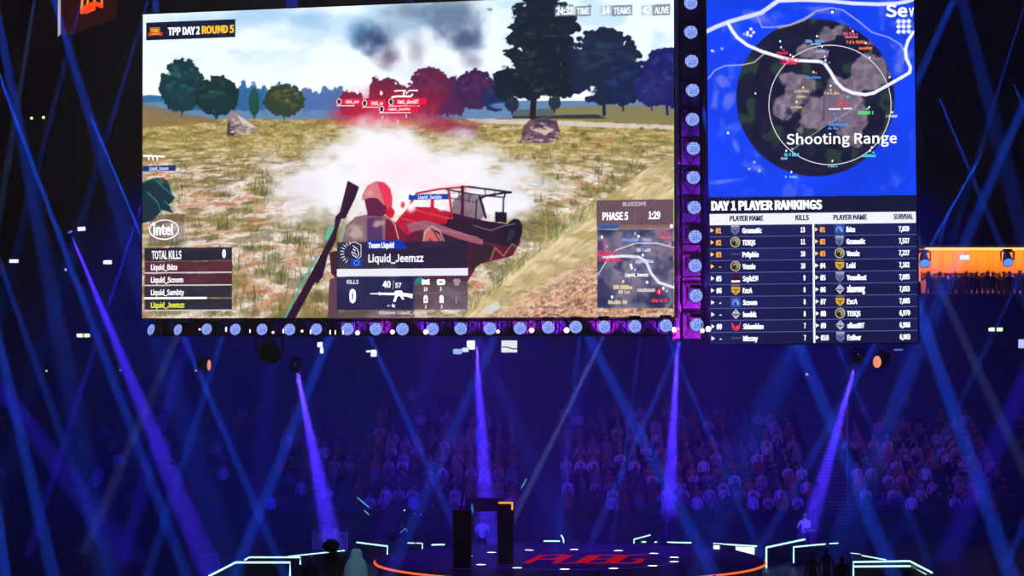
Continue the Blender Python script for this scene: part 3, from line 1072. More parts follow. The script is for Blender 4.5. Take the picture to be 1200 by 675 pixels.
for x, y, c in ((706, 278, W), (708, 286, (228, 20, 70)), (712, 289, (240, 120, 150)), (745, 274, (110, 180, 240)), (749, 277, W), (754, 299, W), (741, 314, W), (745, 316, (150, 180, 240)),
                (740, 311, W), (731, 330, (230, 215, 175)), (759, 331, W), (778, 338, W), (782, 341, (120, 190, 220)), (718, 348, W), (786, 286, (240, 120, 150))):
    L.ellipse(x, y, 1.5, 1.9, c, 8)
L.build('phase_panel', main_screen)

# ---- the map and ranking screen
SP = MAPS.w
TP = 12.4
map_screen = empty('video_screen')
tag(map_screen, 'tall LED screen with a blue map above a white and navy ranking table', 'screen')
screen_housing(MAPS, SP, TP, map_screen)
led_wall(MAPS, SP, TP, paint_map(), 400, 780, 'display', map_screen)

L = Layer(MAPS)
L.ring(972.6, 123, 71.6, 70, 1.1, (206, 200, 214), 72)
L.text('Shooting Range', 921.5, 156, 1051, 168.4, (250, 250, 252), -.002)
L.text('Se', 1037.5, 5, 1063.5, 19.4, (246, 248, 255), .0)
L.text('v', 1065, 9, 1071, 19, (246, 248, 255), .0)
for x0, y0, x1, y1, c in ((909, 60.5, 923, 63.6, (228, 40, 90)), (914, 68, 936, 72, (236, 40, 96)), (916, 72.5, 934, 75.5, (236, 50, 100)),
                             (944, 46.5, 966, 50, (120, 160, 230)), (950, 50.5, 962, 53, (140, 180, 240)), (956, 58.5, 971, 61.6, (150, 180, 230)),
                             (988, 38, 1006, 41.4, (216, 90, 110)), (990, 42, 1005, 45, (210, 110, 130)), (992, 47.5, 1016, 51.4, (236, 120, 50)),
                             (1006, 55, 1022, 58.4, (238, 120, 60)), (944, 89, 963, 92.4, (70, 130, 220)), (931, 105.5, 948, 108.6, (196, 172, 120)),
                             (966, 108, 983, 111, (205, 186, 140)), (933, 112, 946, 115, (205, 186, 140)), (926, 124.5, 941, 127.4, (196, 172, 120)),
                             (981, 120, 994, 124, (236, 50, 80)), (971, 144, 994, 148, (80, 140, 230)), (970, 149, 982, 152, (80, 140, 230)),
                             (1005, 130.4, 1025, 134.4, (90, 220, 120)), (1038, 135, 1051, 138, (200, 200, 220)), (919, 179.5, 936, 183.4, (90, 200, 220)),
                             (915, 184.5, 926, 187.4, (110, 200, 220)), (969, 193, 981, 196.4, (90, 200, 220)), (1010, 181, 1026, 184.4, (90, 210, 210)),
                             (918, 206, 934, 209, (120, 190, 240)), (961, 72.5, 973, 75, (90, 110, 190))):
    L.marks(x0, y0, x1, y1, c)
for x, y, c in ((915, 56, W), (918, 59, (236, 60, 90)), (926, 65, W), (929, 67, W), (914, 49, W), (957, 43, W), (963, 55, W), (966, 67, W), (967, 71, W), (996, 34, (236, 60, 80)),
                (999, 37, W), (1014, 51, W), (1019, 68, W), (1042, 91, W), (953, 85, W), (956, 86, (230, 80, 110)), (941, 103, (240, 225, 180)), (933, 120, W), (973, 101, W),
                (973, 106, (230, 210, 160)), (985, 116, (236, 60, 80)), (986, 119, (236, 60, 80)), (993, 114, (100, 220, 220)), (1018, 126, W), (1016, 128, (110, 230, 130)),
                (1045, 132, W), (977, 134, (80, 150, 240)), (979, 138, (80, 150, 240)), (984, 141, (80, 150, 240)), (928, 175, (110, 220, 230)), (921, 177, W), (975, 189, W),
                (1021, 173, W), (1023, 179, (90, 210, 210)), (1019, 177, W), (927, 202, W), (885, 110, (220, 220, 240)), (853, 156, W), (834, 60, W), (974, 14, W)):
    L.ellipse(x, y, 1.1, 1.4, c, 8)
L.rect(972, 12, 978, 17.6, (30, 50, 150))
L.text('n', 973.4, 13.4, 976.6, 16.4, W, .03)
L.build('map_names', map_screen)

L = Layer(MAPS)
L.rect(830.2, 230.5, 1073, 249.5, (18, 20, 50))
for i in range(1, 10):
    L.rect(831.6, 263 + 14.03 * i - 1.2, 1075, 263 + 14.03 * i - .4, (84, 90, 146))
L.text('DAY 1 PLAYER RANKINGS', 833.4, 235, 963.4, 245.6, W, .03)
L.rect(831.6, 249.4, 1073.2, 262.6, (232, 232, 244))
TX = (66, 64, 92)
for n, x0, x1 in (('PLAYER NAME', 855, 894.6), ('KILLS', 932, 948), ('PLAYER NAME', 976.4, 1016), ('SURVIVAL', 1047, 1070)):
    yy_ = 252.9 - (x0 - 840) * .0105
    L.text(n, x0, yy_, x1, yy_ + 6, (44, 42, 72), .02)
L.line([(953, 262), (954.3, 401.8)], 2.4, (238, 238, 248))
OR_, YE = (250, 160, 50), (246, 208, 120)


def crest(L, cx, cy, kind):
    if kind == 'fox':
        L.poly([(cx - 5, cy - 4), (cx + 5, cy - 4), (cx + 4.6, cy + 2), (cx, cy + 6), (cx - 4.6, cy + 2)], (104, 108, 148))
        L.rect(cx - 5, cy - 6.4, cx + 5, cy - 3.6, (150, 152, 184))
        L.line([(cx - 3, cy - 1), (cx, cy + 1), (cx + 3, cy - 1)], 1, (30, 32, 84))
        L.line([(cx, cy), (cx, cy + 4.5)], 1, (30, 32, 84))
    elif kind == 'lion':
        L.ellipse(cx, cy, 5.9, 6.1, (196, 190, 160), 20)
        L.ellipse(cx, cy, 5, 5.2, (60, 56, 50), 18)
        L.ellipse(cx + .8, cy - .6, 3.8, 3.8, (150, 140, 92), 14)
        L.poly([(cx - 4, cy + 2), (cx - 1, cy - 2), (cx + 1.4, cy + 1), (cx - 1, cy + 4)], (24, 22, 30))
    elif kind == 'tiger':
        L.poly([(cx - 5.4, cy - 3.6), (cx + 5.4, cy - 3.6), (cx + 4.8, cy + 2), (cx, cy + 6), (cx - 4.8, cy + 2)], (204, 160, 56))
        L.rect(cx - 5, cy - 6.2, cx + 5, cy - 4.6, (130, 104, 70))
        L.line([(cx - 3.4, cy - 1), (cx, cy), (cx + 3.4, cy - 1)], 1, (80, 54, 30))
        L.line([(cx, cy), (cx, cy + 4)], 1.2, (80, 54, 30))
    elif kind == 'word':
        L.line([(cx - 5.6, cy + .8), (cx - 3, cy - 1), (cx - 1, cy + .8), (cx + 1, cy - .8), (cx + 3, cy + .8), (cx + 5.6, cy - 1.2)], 1, (92, 86, 130))
    elif kind == 'hood':
        L.poly([(cx - 5, cy + 2), (cx - 4, cy - 3), (cx - 1, cy - 6), (cx + 4, cy - 4.6), (cx + 2, cy - 2), (cx + 5, cy), (cx + 4, cy + 2)], (70, 12, 28))
        L.rect(cx - 5, cy + 2.6, cx + 5, cy + 5, (240, 240, 246))
    elif kind == 'horse':
        L.rect(cx - 5.8, cy - 5.8, cx + 5.8, cy + 5.8, (44, 74, 158))
        L.ring(cx, cy + 1, 3.4, 3.8, 1.3, (120, 150, 214), 16, 150, 400)
        L.line([(cx - 1, cy - 1), (cx + 1.6, cy), (cx + 2.4, cy + 3)], 1.2, (150, 176, 230))
    elif kind == 'gem':
        L.poly([(cx, cy - 6), (cx + 5.2, cy), (cx, cy + 6), (cx - 5.2, cy)], (190, 190, 212))
        L.line([(cx - 4, cy), (cx - 1, cy + 1), (cx + 1, cy + 1), (cx + 4, cy)], 1.3, (30, 28, 60))
        L.line([(cx, cy - 5), (cx, cy + 4)], .9, (60, 58, 100))
    elif kind == 'wing':
        L.poly([(cx - 6, cy - 5), (cx - 2, cy - 1), (cx, cy + 6), (cx - 4, cy + 3)], (222, 52, 74))
        L.poly([(cx + 6, cy - 6), (cx + 4, cy + 3), (cx, cy + 6), (cx - .5, cy), (cx + 3, cy - 1)], (226, 58, 82))


rows_l = (('#1', 'Gramatic', 893, '13', 'fox'), ('#2', 'TEXQS', 885, '11', 'lion'), ('#3', 'Pr0phie', 889, '10', 'word'), ('-', 'Vaxsie', 885, '10', 'lion'), ('#5', 'SzylzEN', 888, '9', 'hood'),
          ('#6', 'EscA', 881, '8', 'tiger'), ('-', 'Scoom', 886.5, '8', 'horse'), ('-', 'ionkk', 886, '8', 'gem'), ('#9', 'Shiamblue', 894, '7', 'wing'), ('-', 'Miccoy', 887, '7', 'word'))
rows_r = (('#1', 'ibiza', 1002, '7,659', 'horse'), ('#2', 'Gramatic', 1014, '7,537', 'fox'), ('#3', 'Vaxsie', 1007, '7,227', 'lion'), ('#4', 'Loki', 1002, '7,102', 'tiger'), ('#5', 'Youufleet', 1015, '7,095', 'fox'),
          ('#6', 'xiaorong', 1013, '7,053', 'gem'), ('#7', 'EscA', 1004, '7,005', 'tiger'), ('#8', 'TEXQS', 1007.5, '6,970', 'lion'), ('#9', 'silentBT', 1012, '6,968', 'gem'), ('#10', 'Esther', 1008, '6,903', 'fox'))
for rows, xa, xr0, xi, xn, xk, gold, dy in ((rows_l, 832.6, 838.6, 861.5, 869.6, 943.4, 4, 0), (rows_r, 954.8, 960.4, 983.5, 991.4, 1065.4, 3, -1.2)):
    for i, (rk, nm, x1, val, cr) in enumerate(rows):
        y = 270.1 + 14.06 * i + dy
        dx = i * .12
        L.poly([(xa + dx, y - 2.6), (xa + dx + 4, y), (xa + dx, y + 2.6)], YE if i < gold else W)
        g = OR_ if i < gold else W
        if rk == '-':
            L.rect(xr0 + 3.6 + dx, y + .2, xr0 + 6 + dx, y + 1.3, g)
        else:
            L.text(rk, xr0 + dx, y - 2.9, xr0 + dx + (9.6 if len(rk) > 2 else 6.6), y + 3.1, g, .03)
        crest(L, xi + dx, y - .4, cr)
        L.text(nm, xn + dx, y - 3, x1 + dx, y + 2.9, W, .035)
        wv = {1: 2.6, 2: 5.4, 5: 12.6}[len(val)]
        yo = -.9
        L.text(val, xk - wv + dx, y - 3 + yo, xk + dx, y + 2.9 + yo, W, .03)
L.build('ranking_table', map_screen)
# ------------------------------------------------------------ the building
DARK = pbr('dark_wall', (26, 26, 38), .8)
FLOORM = pbr('arena_floor', (22, 22, 30), .45, bump=.1)
STEEL = pbr('black_steel', (30, 30, 36), .4, .6)
BLACK = pbr('black_shell', (10, 10, 13), .45)
GREY = pbr('grey_shell', (70, 70, 80), .5)
CONC = pbr('stand_concrete', (48, 48, 60), .9)
SEATM = pbr('seat_plastic', (34, 38, 70), .5)
RAILM = pbr('rail_metal', (190, 190, 205), .3, .3)

XR, Y0, Y1, ZR = 37.0, -6.0, 140.0, 40.0


def slab(name, c, s, m):
    b = MB()
    b.box(c, s, m)
    return struct(b.build(name))


slab('floor', (0, (Y0 + Y1) / 2, -.15), (2 * XR, Y1 - Y0, .3), FLOORM)
slab('ceiling', (0, (Y0 + Y1) / 2, ZR + .15), (2 * XR, Y1 - Y0, .3), DARK)
slab('wall_left', (-XR - .15, (Y0 + Y1) / 2, ZR / 2), (.3, Y1 - Y0, ZR), DARK)
slab('wall_right', (XR + .15, (Y0 + Y1) / 2, ZR / 2), (.3, Y1 - Y0, ZR), DARK)
slab('wall_front', (0, Y0 - .15, ZR / 2), (2 * XR, .3, ZR), DARK)
slab('wall_back', (0, Y1 + .15, ZR / 2), (2 * XR, .3, ZR), DARK)

# haze hanging in the whole hall
b = MB()
hz = bpy.data.materials.new('stage_haze')
hz.use_nodes = True
nt = hz.node_tree
nt.nodes.clear()
vo, vs_ = nt.nodes.new('ShaderNodeOutputMaterial'), nt.nodes.new('ShaderNodeVolumeScatter')
vs_.inputs['Density'].default_value = DENS
vs_.inputs['Anisotropy'].default_value = 0
nt.links.new(vs_.outputs[0], vo.inputs['Volume'])
b.box((0, (Y0 + Y1) / 2, ZR / 2), (2 * XR + 1.2, Y1 - Y0 + 1.2, ZR + 1.2), hz)
haze = b.build('haze')
tag(haze, 'thin stage haze filling the whole arena air', 'haze', kind='stuff')

# ---- lower stand: treads climbing away from the floor
ROW0, PITCHR, RISE, NROW = 106.0, .85, .27, 22
Zrow = lambda k: .6 + RISE * k
Yrow = lambda k: ROW0 + PITCHR * k
b = MB()
prof = [(ROW0 - .45, 0), (ROW0 - .45, Zrow(0))]
for k in range(NROW):
    prof += [(Yrow(k) + PITCHR - .45, Zrow(k)), (Yrow(k) + PITCHR - .45, Zrow(k + 1) if k < NROW - 1 else 10.3)]
prof += [(Y1 - .1, 10.3), (Y1 - .1, 0)]
b.prism([(-XR + .1, y, z) for y, z in prof], (2 * XR - .2, 0, 0), CONC)
struct(b.build('stand_terrace'), 'dark stepped concrete terrace of the lower stand', 'stand')

b = MB()
b.box((0, ROW0 - 1.0, .3), (2 * XR - .4, .12, .6), DARK)
struct(b.build('barrier_wall'), 'low dark wall between the floor and the stand', 'wall')

# ledge along the riser behind the last row, and the wall above it with one open suite
YW = ROW0 + PITCHR * NROW - .45
b = MB()
b.box((0, YW - .3, 7.55), (2 * XR - .3, .6, .25), GREY)
for i in range(33):
    x = -33.6 + i * 2.1
    b.box((x, YW - .62, 7.25), (1.8, .05, .55), DARK)
struct(b.build('concourse_ledge'), 'long dark ledge above the last row of the stand', 'ledge')
SX0, SX1, SZ1 = X(1077, YW), X(1290, YW), 13.35
b = MB()
b.box(((-XR + SX0) / 2 + .1, YW + .3, (10.75 + ZR) / 2), (SX0 + XR - .2, .4, ZR - 10.8), DARK)
b.box(((SX0 + XR) / 2, YW + .3, (SZ1 + ZR) / 2), (XR - SX0 - .1, .4, ZR - SZ1 - .1), DARK)
b.box(((SX1 + XR) / 2, YW + .3, (10.75 + SZ1) / 2), (XR - SX1 - .1, .4, SZ1 - 10.75), DARK)
struct(b.build('wall_upper'), 'dark upper wall over the stand', 'wall')

# ---- aisles: stairs between the seat blocks
AISLE = [X(975, 110), X(632, 110), X(300, 110), X(1190, 110), X(55, 110)]
for ai, ax in enumerate(AISLE):
    b = MB()
    for k in range(NROW - 1):
        for h in (0, 1):
            b.box((ax, Yrow(k) - .45 + PITCHR * (.25 + .5 * h), Zrow(k) + RISE * .25 * (h + 1)), (1.25, PITCHR * .5, RISE * .5 * (h + 1)), CONC)
            b.box((ax, Yrow(k) - .44 + PITCHR * .5 * h, Zrow(k) + RISE * .5 * (h + 1) - .0), (1.22, .05, .03), RAILM if ai == 0 else CONC)
    o = b.build('aisle_stairs')
    struct(o, ['stairs with pale step edges beside the keyboard player', 'stairs behind the round stage', 'stairs behind the white-edged booth at the bottom left corner',
               'stairs at the right edge of the stand', 'stairs at the left edge of the stand'][ai], 'stairs')
b = MB()
ax = AISLE[0]
b.tube([(ax + .05, ROW0 - .6, 1.2), (ax + .05, ROW0 - .6, 6.6)], .035, RAILM)
o = b.build('pole')
tag(o, 'thin upright pole in front of the stairs beside the keyboard player', 'pole')
b = MB()

# ---- rows of fixed seats
used = lambda x: all(abs(x - a) > .95 for a in AISLE)
SEAT_X = [x * .62 for x in range(-48, 49)]
BLOCKS = [-XR + 1.2] + sorted(AISLE) + [XR - 1.2]
BLN = ['at the far left', 'above the corner booth', 'above the pylons', 'behind the floor logo', 'between the right stairs', 'at the far right']
for k in range(NROW):
    for bi in range(len(BLOCKS) - 1):
        xs = [x for x in SEAT_X if BLOCKS[bi] < x < BLOCKS[bi + 1] and abs(x) < 600 / F * Yrow(k) * 1.12 and used(x)]
        if not xs:
            continue
        b = MB()
        b.box(((xs[0] + xs[-1]) / 2, Yrow(k) + .16, Zrow(k) + .36), (xs[-1] - xs[0] + .5, .1, .08), STEEL)
        for x in xs:
            b.box((x, Yrow(k) + .12, Zrow(k) + .42), (.46, .40, .06), SEATM)
            b.box((x, Yrow(k) + .34, Zrow(k) + .66), (.46, .06, .46), SEATM)
            b.box((x, Yrow(k) + .2, Zrow(k) + .2), (.06, .2, .4), SEATM)
        o = b.build('seat_bank')
        tag(o, 'dark blue fixed seats on one step of the stand, %s' % BLN[bi], 'seats', 'banks of fixed seats %s' % BLN[bi])


# ----------------------------------------------------------------- people
SKINM = pbr('skin', (206, 150, 124), .6, vary=.05)
HAIRM = pbr('hair', (28, 20, 18), .8, vary=.1)
PANTS = pbr('dark_trousers', (30, 32, 48), .8)
SHOES = pbr('shoes', (30, 28, 30), .6)


def cloth(name, rgb):
    return pbr('shirt_' + name, rgb, .85, vary=.1)


def person_mesh(pose, shirt, level=1, fingers=False, hood=False, trousers=None, cap=None):
    """one continuous skinned body; material by region"""
    J, E, R = [], [], []

    def v(p, r, parent=None):
        J.append(p)
        R.append(r)
        if parent is not None:
            E.append((parent, len(J) - 1))
        return len(J) - 1
    sit = pose.startswith('sit')
    lean = {'sit': .02, 'sit_lean': -.16, 'sit_phone': .02, 'sit_cheer': .0, 'sit_desk': -.12}.get(pose, -.12 if pose == 'stand_bend' else 0)
    hz_ = .56 if sit else .95
    g = v((0, 0, hz_), .135)
    w1 = v((0, lean * .35, hz_ + .2), .125, g)
    ch = v((0, lean * .8, hz_ + .40), .15, w1)
    nk = v((0, lean * 1.05, hz_ + .555), .050, ch)
    hy = lean * 1.2 - .02
    h0 = v((0, hy, hz_ + .64), .062, nk)
    h1 = v((0, hy - .005, hz_ + .72), .102, h0)
    h2 = v((0, hy + .01, hz_ + .80), .086, h1)
    v((0, hy - .115, hz_ + .70), .014, h1)                       # nose
    for s in (-1, 1):
        v((s * .1, hy + .01, hz_ + .70), .016, h1)            # ears
        sh = v((s * .19, lean * .85, hz_ + .465), .062, ch)
        if pose in ('sit', 'stand'):
            el = (s * .235, lean * .7 + .02, hz_ + .20)
            wr = (s * .20, -.18, hz_ + .06) if sit else (s * .27, -.06, hz_ - .06)
        elif pose == 'sit_lean':
            el = (s * .24, -.25, hz_ + .18)
            wr = (s * .07, -.38, hz_ + .34)
        elif pose in ('sit_phone',):
            el = (s * .22, -.20, hz_ + .26)
            wr = (s * .07, -.34, hz_ + .50)
        elif pose == 'sit_cheer':
            el = (s * .34, -.05, hz_ + .66)
            wr = (s * .30, -.08, hz_ + .94)
        elif pose in ('sit_desk', 'stand_desk', 'stand_bend'):
            el = (s * .26, lean - .16, hz_ + .22)
            wr = (s * .16, lean - .38, hz_ + .20)
        elif pose == 'stand_camera':
            el = (s * .30, -.20, hz_ + .30)
            wr = (s * .17, -.38, hz_ + .46)
        elif pose == 'stand_arms':
            el = (s * .42, -.03, hz_ + .42)
            wr = (s * .66, -.08, hz_ + .40)
        else:
            el = (s * .27, .03, hz_ + .18)
            wr = (s * .24, -.1, hz_ - .02)
        e_ = v(el, .045, sh)
        w_ = v(wr, .032, e_)
        d = (Vector(wr) - Vector(el)).normalized()
        side = d.cross(Vector((0, 0, 1))).normalized()
        if side.length < .5:
            side = Vector((1, 0, 0))
        palm = Vector(wr) + d * .06
        p_ = v(tuple(palm), .034, w_)
        if fingers:
            dn = d.cross(side).normalized()
            for q, (o_, L_) in enumerate(((-.028, .062), (-.010, .074), (.009, .070), (.027, .055))):
                a = palm + side * o_ + d * .03
                f1 = v(tuple(a), .009, p_)
                f2 = v(tuple(a + d * L_ * .6 + dn * .008), .009, f1)
                v(tuple(a + d * L_ + dn * .024), .008, f2)
            t1 = v(tuple(Vector(wr) + d * .03 - side * s * .036), .011, p_)
            v(tuple(Vector(wr) + d * .075 - side * s * .052), .009, t1)
        else:
            v(tuple(palm + d * .07), .022, p_)
    for s in (-1, 1):
        if sit:
            hp = v((s * .10, -.04, hz_ - .02), .095, g)
            kn = v((s * .13, -.42, hz_ + .0), .066, hp)
            an = v((s * .13, -.40, .10), .042, kn)
            v((s * .14, -.56, .045), .038, an)
        else:
            st = .05 * s
            hp = v((s * .10, 0, .90), .095, g)
            kn = v((s * .12, -.03 + st, .50), .062, hp)
            an = v((s * .13, .01 + st, .10), .042, kn)
            v((s * .15, -.17 + st, .045), .038, an)
    me = bpy.data.meshes.new('body')
    me.from_pydata(J, E, [])
    o = bpy.data.objects.new('body', me)
    COL.objects.link(o)
    sk = o.modifiers.new('skin', 'SKIN')
    sk.use_smooth_shade = True
    sk.branch_smoothing = .5
    for i, r in enumerate(R):
        sv = me.skin_vertices[0].data[i]
        sv.radius = (r, r)
        sv.use_root = (i == 0)
    for i in (g, w1, ch):
        r = R[i]
        me.skin_vertices[0].data[i].radius = (r * 1.15, r * .8)
    if level:
        ss = o.modifiers.new('sub', 'SUBSURF')
        ss.levels = ss.render_levels = level
    dg = bpy.context.evaluated_depsgraph_get()
    out = bpy.data.meshes.new_from_object(o.evaluated_get(dg))
    bpy.data.objects.remove(o)
    bpy.data.meshes.remove(me)
    out.materials.clear()
    for m in (SKINM, shirt, trousers or PANTS, cap or HAIRM, SHOES):
        out.materials.append(m)
    top = hz_ + .87
    JV = [Vector(j) for j in J]
    sleeve = .55
    for p in out.polygons:
        c = p.center
        k = 1
        if c.z < .09:
            k = 4
        elif c.z < hz_ - (.0 if sit else .02) or (sit and c.y < -.12 and c.z < hz_ + .1 and abs(c.x) < .2):
            k = 2
            if not sit and abs(c.x) > .2:
                k = 0
        elif c.z > hz_ + .57 and abs(c.x) < .14:
            k = 0
            if c.z > hz_ + .765 or (c.y > hy + .01 and c.z > hz_ + .66):
                k = 3
        elif (c - JV[g]).length > .3:
            # past the elbow: bare forearms and hands
            for q in range(len(J)):
                if R[q] in (.032, .034, .022, .009, .008, .011) and (c - JV[q]).length < .12:
                    k = 0
        if hood and k in (0, 3) and c.y > hy - .04 and c.z > hz_ + .5:
            k = 1
        p.material_index = k
        p.use_smooth = True
    out.name = 'body'
    return out


SHIRTS = {'white': (222, 216, 226), 'pale pink': (220, 170, 180), 'grey': (130, 128, 140), 'red': (170, 50, 50), 'black': (26, 26, 32), 'navy': (36, 44, 96), 'orange': (206, 116, 62)}
POSES = {'sit': 'at rest', 'sit_lean': 'leaning forward', 'sit_phone': 'hands up', 'sit_cheer': 'cheering'}
PROTO = {}
for sn, rgb in SHIRTS.items():
    for ps in POSES:
        if ps == 'sit_cheer' and sn != 'black':
            continue
        PROTO[(sn, ps)] = person_mesh(ps, cloth(sn, rgb), 0)
NEAR = {k: person_mesh(k[1], cloth(k[0], SHIRTS[k[0]]), 1) for k in PROTO}
KEYS = [k for k in PROTO for _ in range({'white': 4, 'pale pink': 3, 'grey': 3, 'red': 3, 'black': 5, 'navy': 2, 'orange': 1}[k[0]] * ({'sit_cheer': 1, 'sit_phone': 1}.get(k[1], 5)))]
rs = random.Random(11)
n_ind = 0
rest = []
ORD = ['first', 'second', 'third', 'fourth', 'fifth', 'sixth', 'seventh', 'eighth']


def block_name(x):
    bounds = sorted(AISLE)
    i = sum(x > a for a in bounds)
    return BLN[i]


for k in range(NROW - 4):
    for x in SEAT_X:
        px = 600 + F * x / Yrow(k)
        if px < -10 or px > 1212 or not used(x):
            continue
        dens = (.80 if px > 430 else .42 if px > 250 else .20)
        if k > 8:
            dens *= max(.05, 1 - (k - 8) * .14)
        if rs.random() > dens:
            continue
        key = rs.choice(KEYS)
        jx, jy, rz = x + rs.uniform(-.05, .05), Yrow(k) + .12, rs.uniform(-.15, .15)
        if k < 5 and n_ind < 300:
            o = link('spectator', NEAR[key])
            o.location = (jx, jy, Zrow(k) - .0)
            o.rotation_euler = (0, 0, rz)
            sc = rs.uniform(.93, 1.04)
            o.scale = (sc, sc, 1)
            tag(o, 'spectator in %s top %s, %s row, %s' % (key[0], POSES[key[1]], ORD[k], block_name(x)), 'person', 'spectators seated in the front rows of the stand')
            n_ind += 1
        else:
            rest.append((key, jx, jy, Zrow(k), rz))
# everyone farther up
VS, FS, MI, nv = [], [], [], 0
mats = []
cache = {}
for key, x, y, z, rz in rest:
    me = PROTO[key]
    if key not in cache:
        co = np.empty(len(me.vertices) * 3)
        me.vertices.foreach_get('co', co)
        fs = [tuple(p.vertices) for p in me.polygons]
        ix = []
        for p in me.polygons:
            m = me.materials[p.material_index]
            if m not in mats:
                mats.append(m)
            ix.append(mats.index(m))
        cache[key] = (co.reshape(-1, 3), fs, ix)
    co, fs, ix = cache[key]
    c_, s_ = math.cos(rz), math.sin(rz)
    VS.append(co @ np.array([[c_, s_, 0], [-s_, c_, 0], [0, 0, 1]]) + np.array([x, y, z]))
    FS += [tuple(nv + i for i in f) for f in fs]
    MI += ix
    nv += len(co)
me = bpy.data.meshes.new('crowd')
me.from_pydata(np.concatenate(VS).tolist(), [], FS)
for m in mats:
    me.materials.append(m)
me.polygons.foreach_set('material_index', MI)
me.polygons.foreach_set('use_smooth', [True] * len(FS))
o = link('crowd', me)
tag(o, 'crowd of seated spectators filling the upper rows of the stand', 'crowd', kind='stuff')
print('crowd', n_ind, len(rest), nv)
# ---------------------------------------------------------- round stage
SD = 84.5
SX, SR, SZ = X(667.5, SD), 228 / F * SD, 1.0
DECK = pbr('stage_deck', (58, 54, 78), .28, vary=.08)
COOL = emit('cool_strip', (190, 250, 255), 2.6)
WHITE = emit('white_glow', (250, 252, 255), 3.2)
ORG = emit('orange_strip', (255, 92, 48), 2.6)
REDL = emit('red_floor_light', (200, 12, 30), 1.1)
GLASS = pbr('dark_glass', (12, 14, 22), .12)


def PZ(px, py, z):
    d = ray(px, py)
    return EYE + d * ((z - EYE.z) / d.z)


stage = empty('round_stage', (SX, SD, 0))
tag(stage, 'round dark stage with glowing orange rim and a red floor logo', 'stage')
T = Matrix.Translation((0, 0, 0))
b = MB()
b.lathe([(SR - .12, 0), (SR - .12, SZ - .14), (SR - .02, SZ - .12), (SR - .02, SZ - .02), (SR - .05, SZ), (0.01, SZ)], DECK, 96)
b.build('deck', stage)
b = MB()
b.tube([(SR * math.cos(2 * math.pi * i / 96), SR * math.sin(2 * math.pi * i / 96), SZ - .07) for i in range(97)], .034, ORG, 6, False)
b.build('rim_light', stage)
b = MB()
BL = emit('blue_floor_ring', (40, 70, 235), .7)
RR = 125 / F * SD
for r0, r1 in ((RR - .07, RR - .035), (RR + .035, RR + .07)):
    n = 96
    vs = [(r * math.cos(2 * math.pi * i / n), r * math.sin(2 * math.pi * i / n), SZ + .004) for i in range(n) for r in (r0, r1)]
    b.add(vs, [(2 * i, 2 * i + 1, (2 * i + 3) % (2 * n), (2 * i + 2) % (2 * n)) for i in range(n)], BL)
b.build('blue_ring', stage)
for i in range(14):
    a = 2 * math.pi * (i + .35) / 14
    b = MB()
    x, y = RR * math.cos(a), RR * math.sin(a)
    m = Matrix.Translation((x, y, SZ))
    b.lathe([(.2, 0), (.2, .02), (.165, .02)], BLACK, 16, m, False)
    b.lathe([(.165, .022), (.001, .022)], WHITE, 16, m, False)
    b.build('floor_light', stage)
# slanted strokes of the glowing logo let into the floor
b = MB()


def stroke(x0, y0, x1, y1, w):
    d = Vector((x1 - x0, y1 - y0, 0)).normalized()
    n = Vector((-d.y, d.x, 0)) * w / 2
    p, q = Vector((x0, y0, SZ + .006)), Vector((x1, y1, SZ + .006))
    b.add([p - n, q - n, q + n, p + n], [(0, 1, 2, 3)], REDL)


for x, kind in ((-1.5, 'P'), (-.55, 'U'), (.45, 'B'), (1.45, 'G')):
    sk = lambda u, v: (x + u * .78 + v * .30, -1.35 + v * 1.5)
    segs = {'P': [(0, 0, 0, 2), (0, 2, 1, 2), (1, 2, 1, 1), (1, 1, 0, 1)], 'U': [(0, 0, 0, 2), (0, 0, 1, 0), (1, 0, 1, 2)],
            'B': [(0, 0, 0, 2), (0, 2, 1, 2), (1, 2, 1, 0), (1, 0, 0, 0), (0, 1, 1, 1)], 'G': [(1, 2, 0, 2), (0, 2, 0, 0), (0, 0, 1, 0), (1, 0, 1, 1), (1, 1, .5, 1)]}[kind]
    for u0, v0, u1, v1 in segs:
        stroke(*sk(u0, v0), *sk(u1, v1), .26)
b.build('floor_logo', stage)

# ---- two tall pylons on the stage
for px, py, h, w, lab in ((541.5, 667, 1.97, .66, 'lower dark rounded pylon nearer the orange stage rim'), (592.5, 663, 2.16, .56, 'taller dark pylon with an orange corner light')):
    c = PZ(px, py, SZ + .03)
    o = empty('stage_pylon', c)
    tag(o, lab, 'pylon', 'pylons on the round stage')
    b = MB()
    n = 24
    prof = []
    for z, k in ((.06, .93), (.35, .95), (1.1, .98), (h - .05, 1), (h, .96)):
        prof.append([(math.copysign(abs(math.cos(t)) ** .45, math.cos(t)) * w / 2 * k, math.copysign(abs(math.sin(t)) ** .45, math.sin(t)) * w * .42 * k, z) for t in [2 * math.pi * i / n for i in range(n)]])
    vs = [p for r in prof for p in r]
    fs = [(i * n + k, i * n + (k + 1) % n, i * n + n + (k + 1) % n, i * n + n + k) for i in range(len(prof) - 1) for k in range(n)]
    fs.append(tuple(range((len(prof) - 1) * n, len(prof) * n)))
    b.add(vs, fs, BLACK)
    b.build('body', o)
    b = MB()
    b.box((0, 0, .03), (w * 1.1, w * .95, .06), STEEL, bev=.02)
    b.build('base_plate', o)
    b = MB()
    b.box((0, -w * .1, h + .012), (w * .55, .05, .02), RAILM)
    b.build('top_edge', o)
    if h > 2.1:
        b = MB()
        AM = emit('amber_strip', (255, 150, 50), 2.6)
        b.box((.0, -w * .44, h - .03), (w * .84, .05, .055), AM)
        b.box((w * .40, -w * .44, h - .14), (.055, .05, .26), AM)
        b.build('corner_light', o)

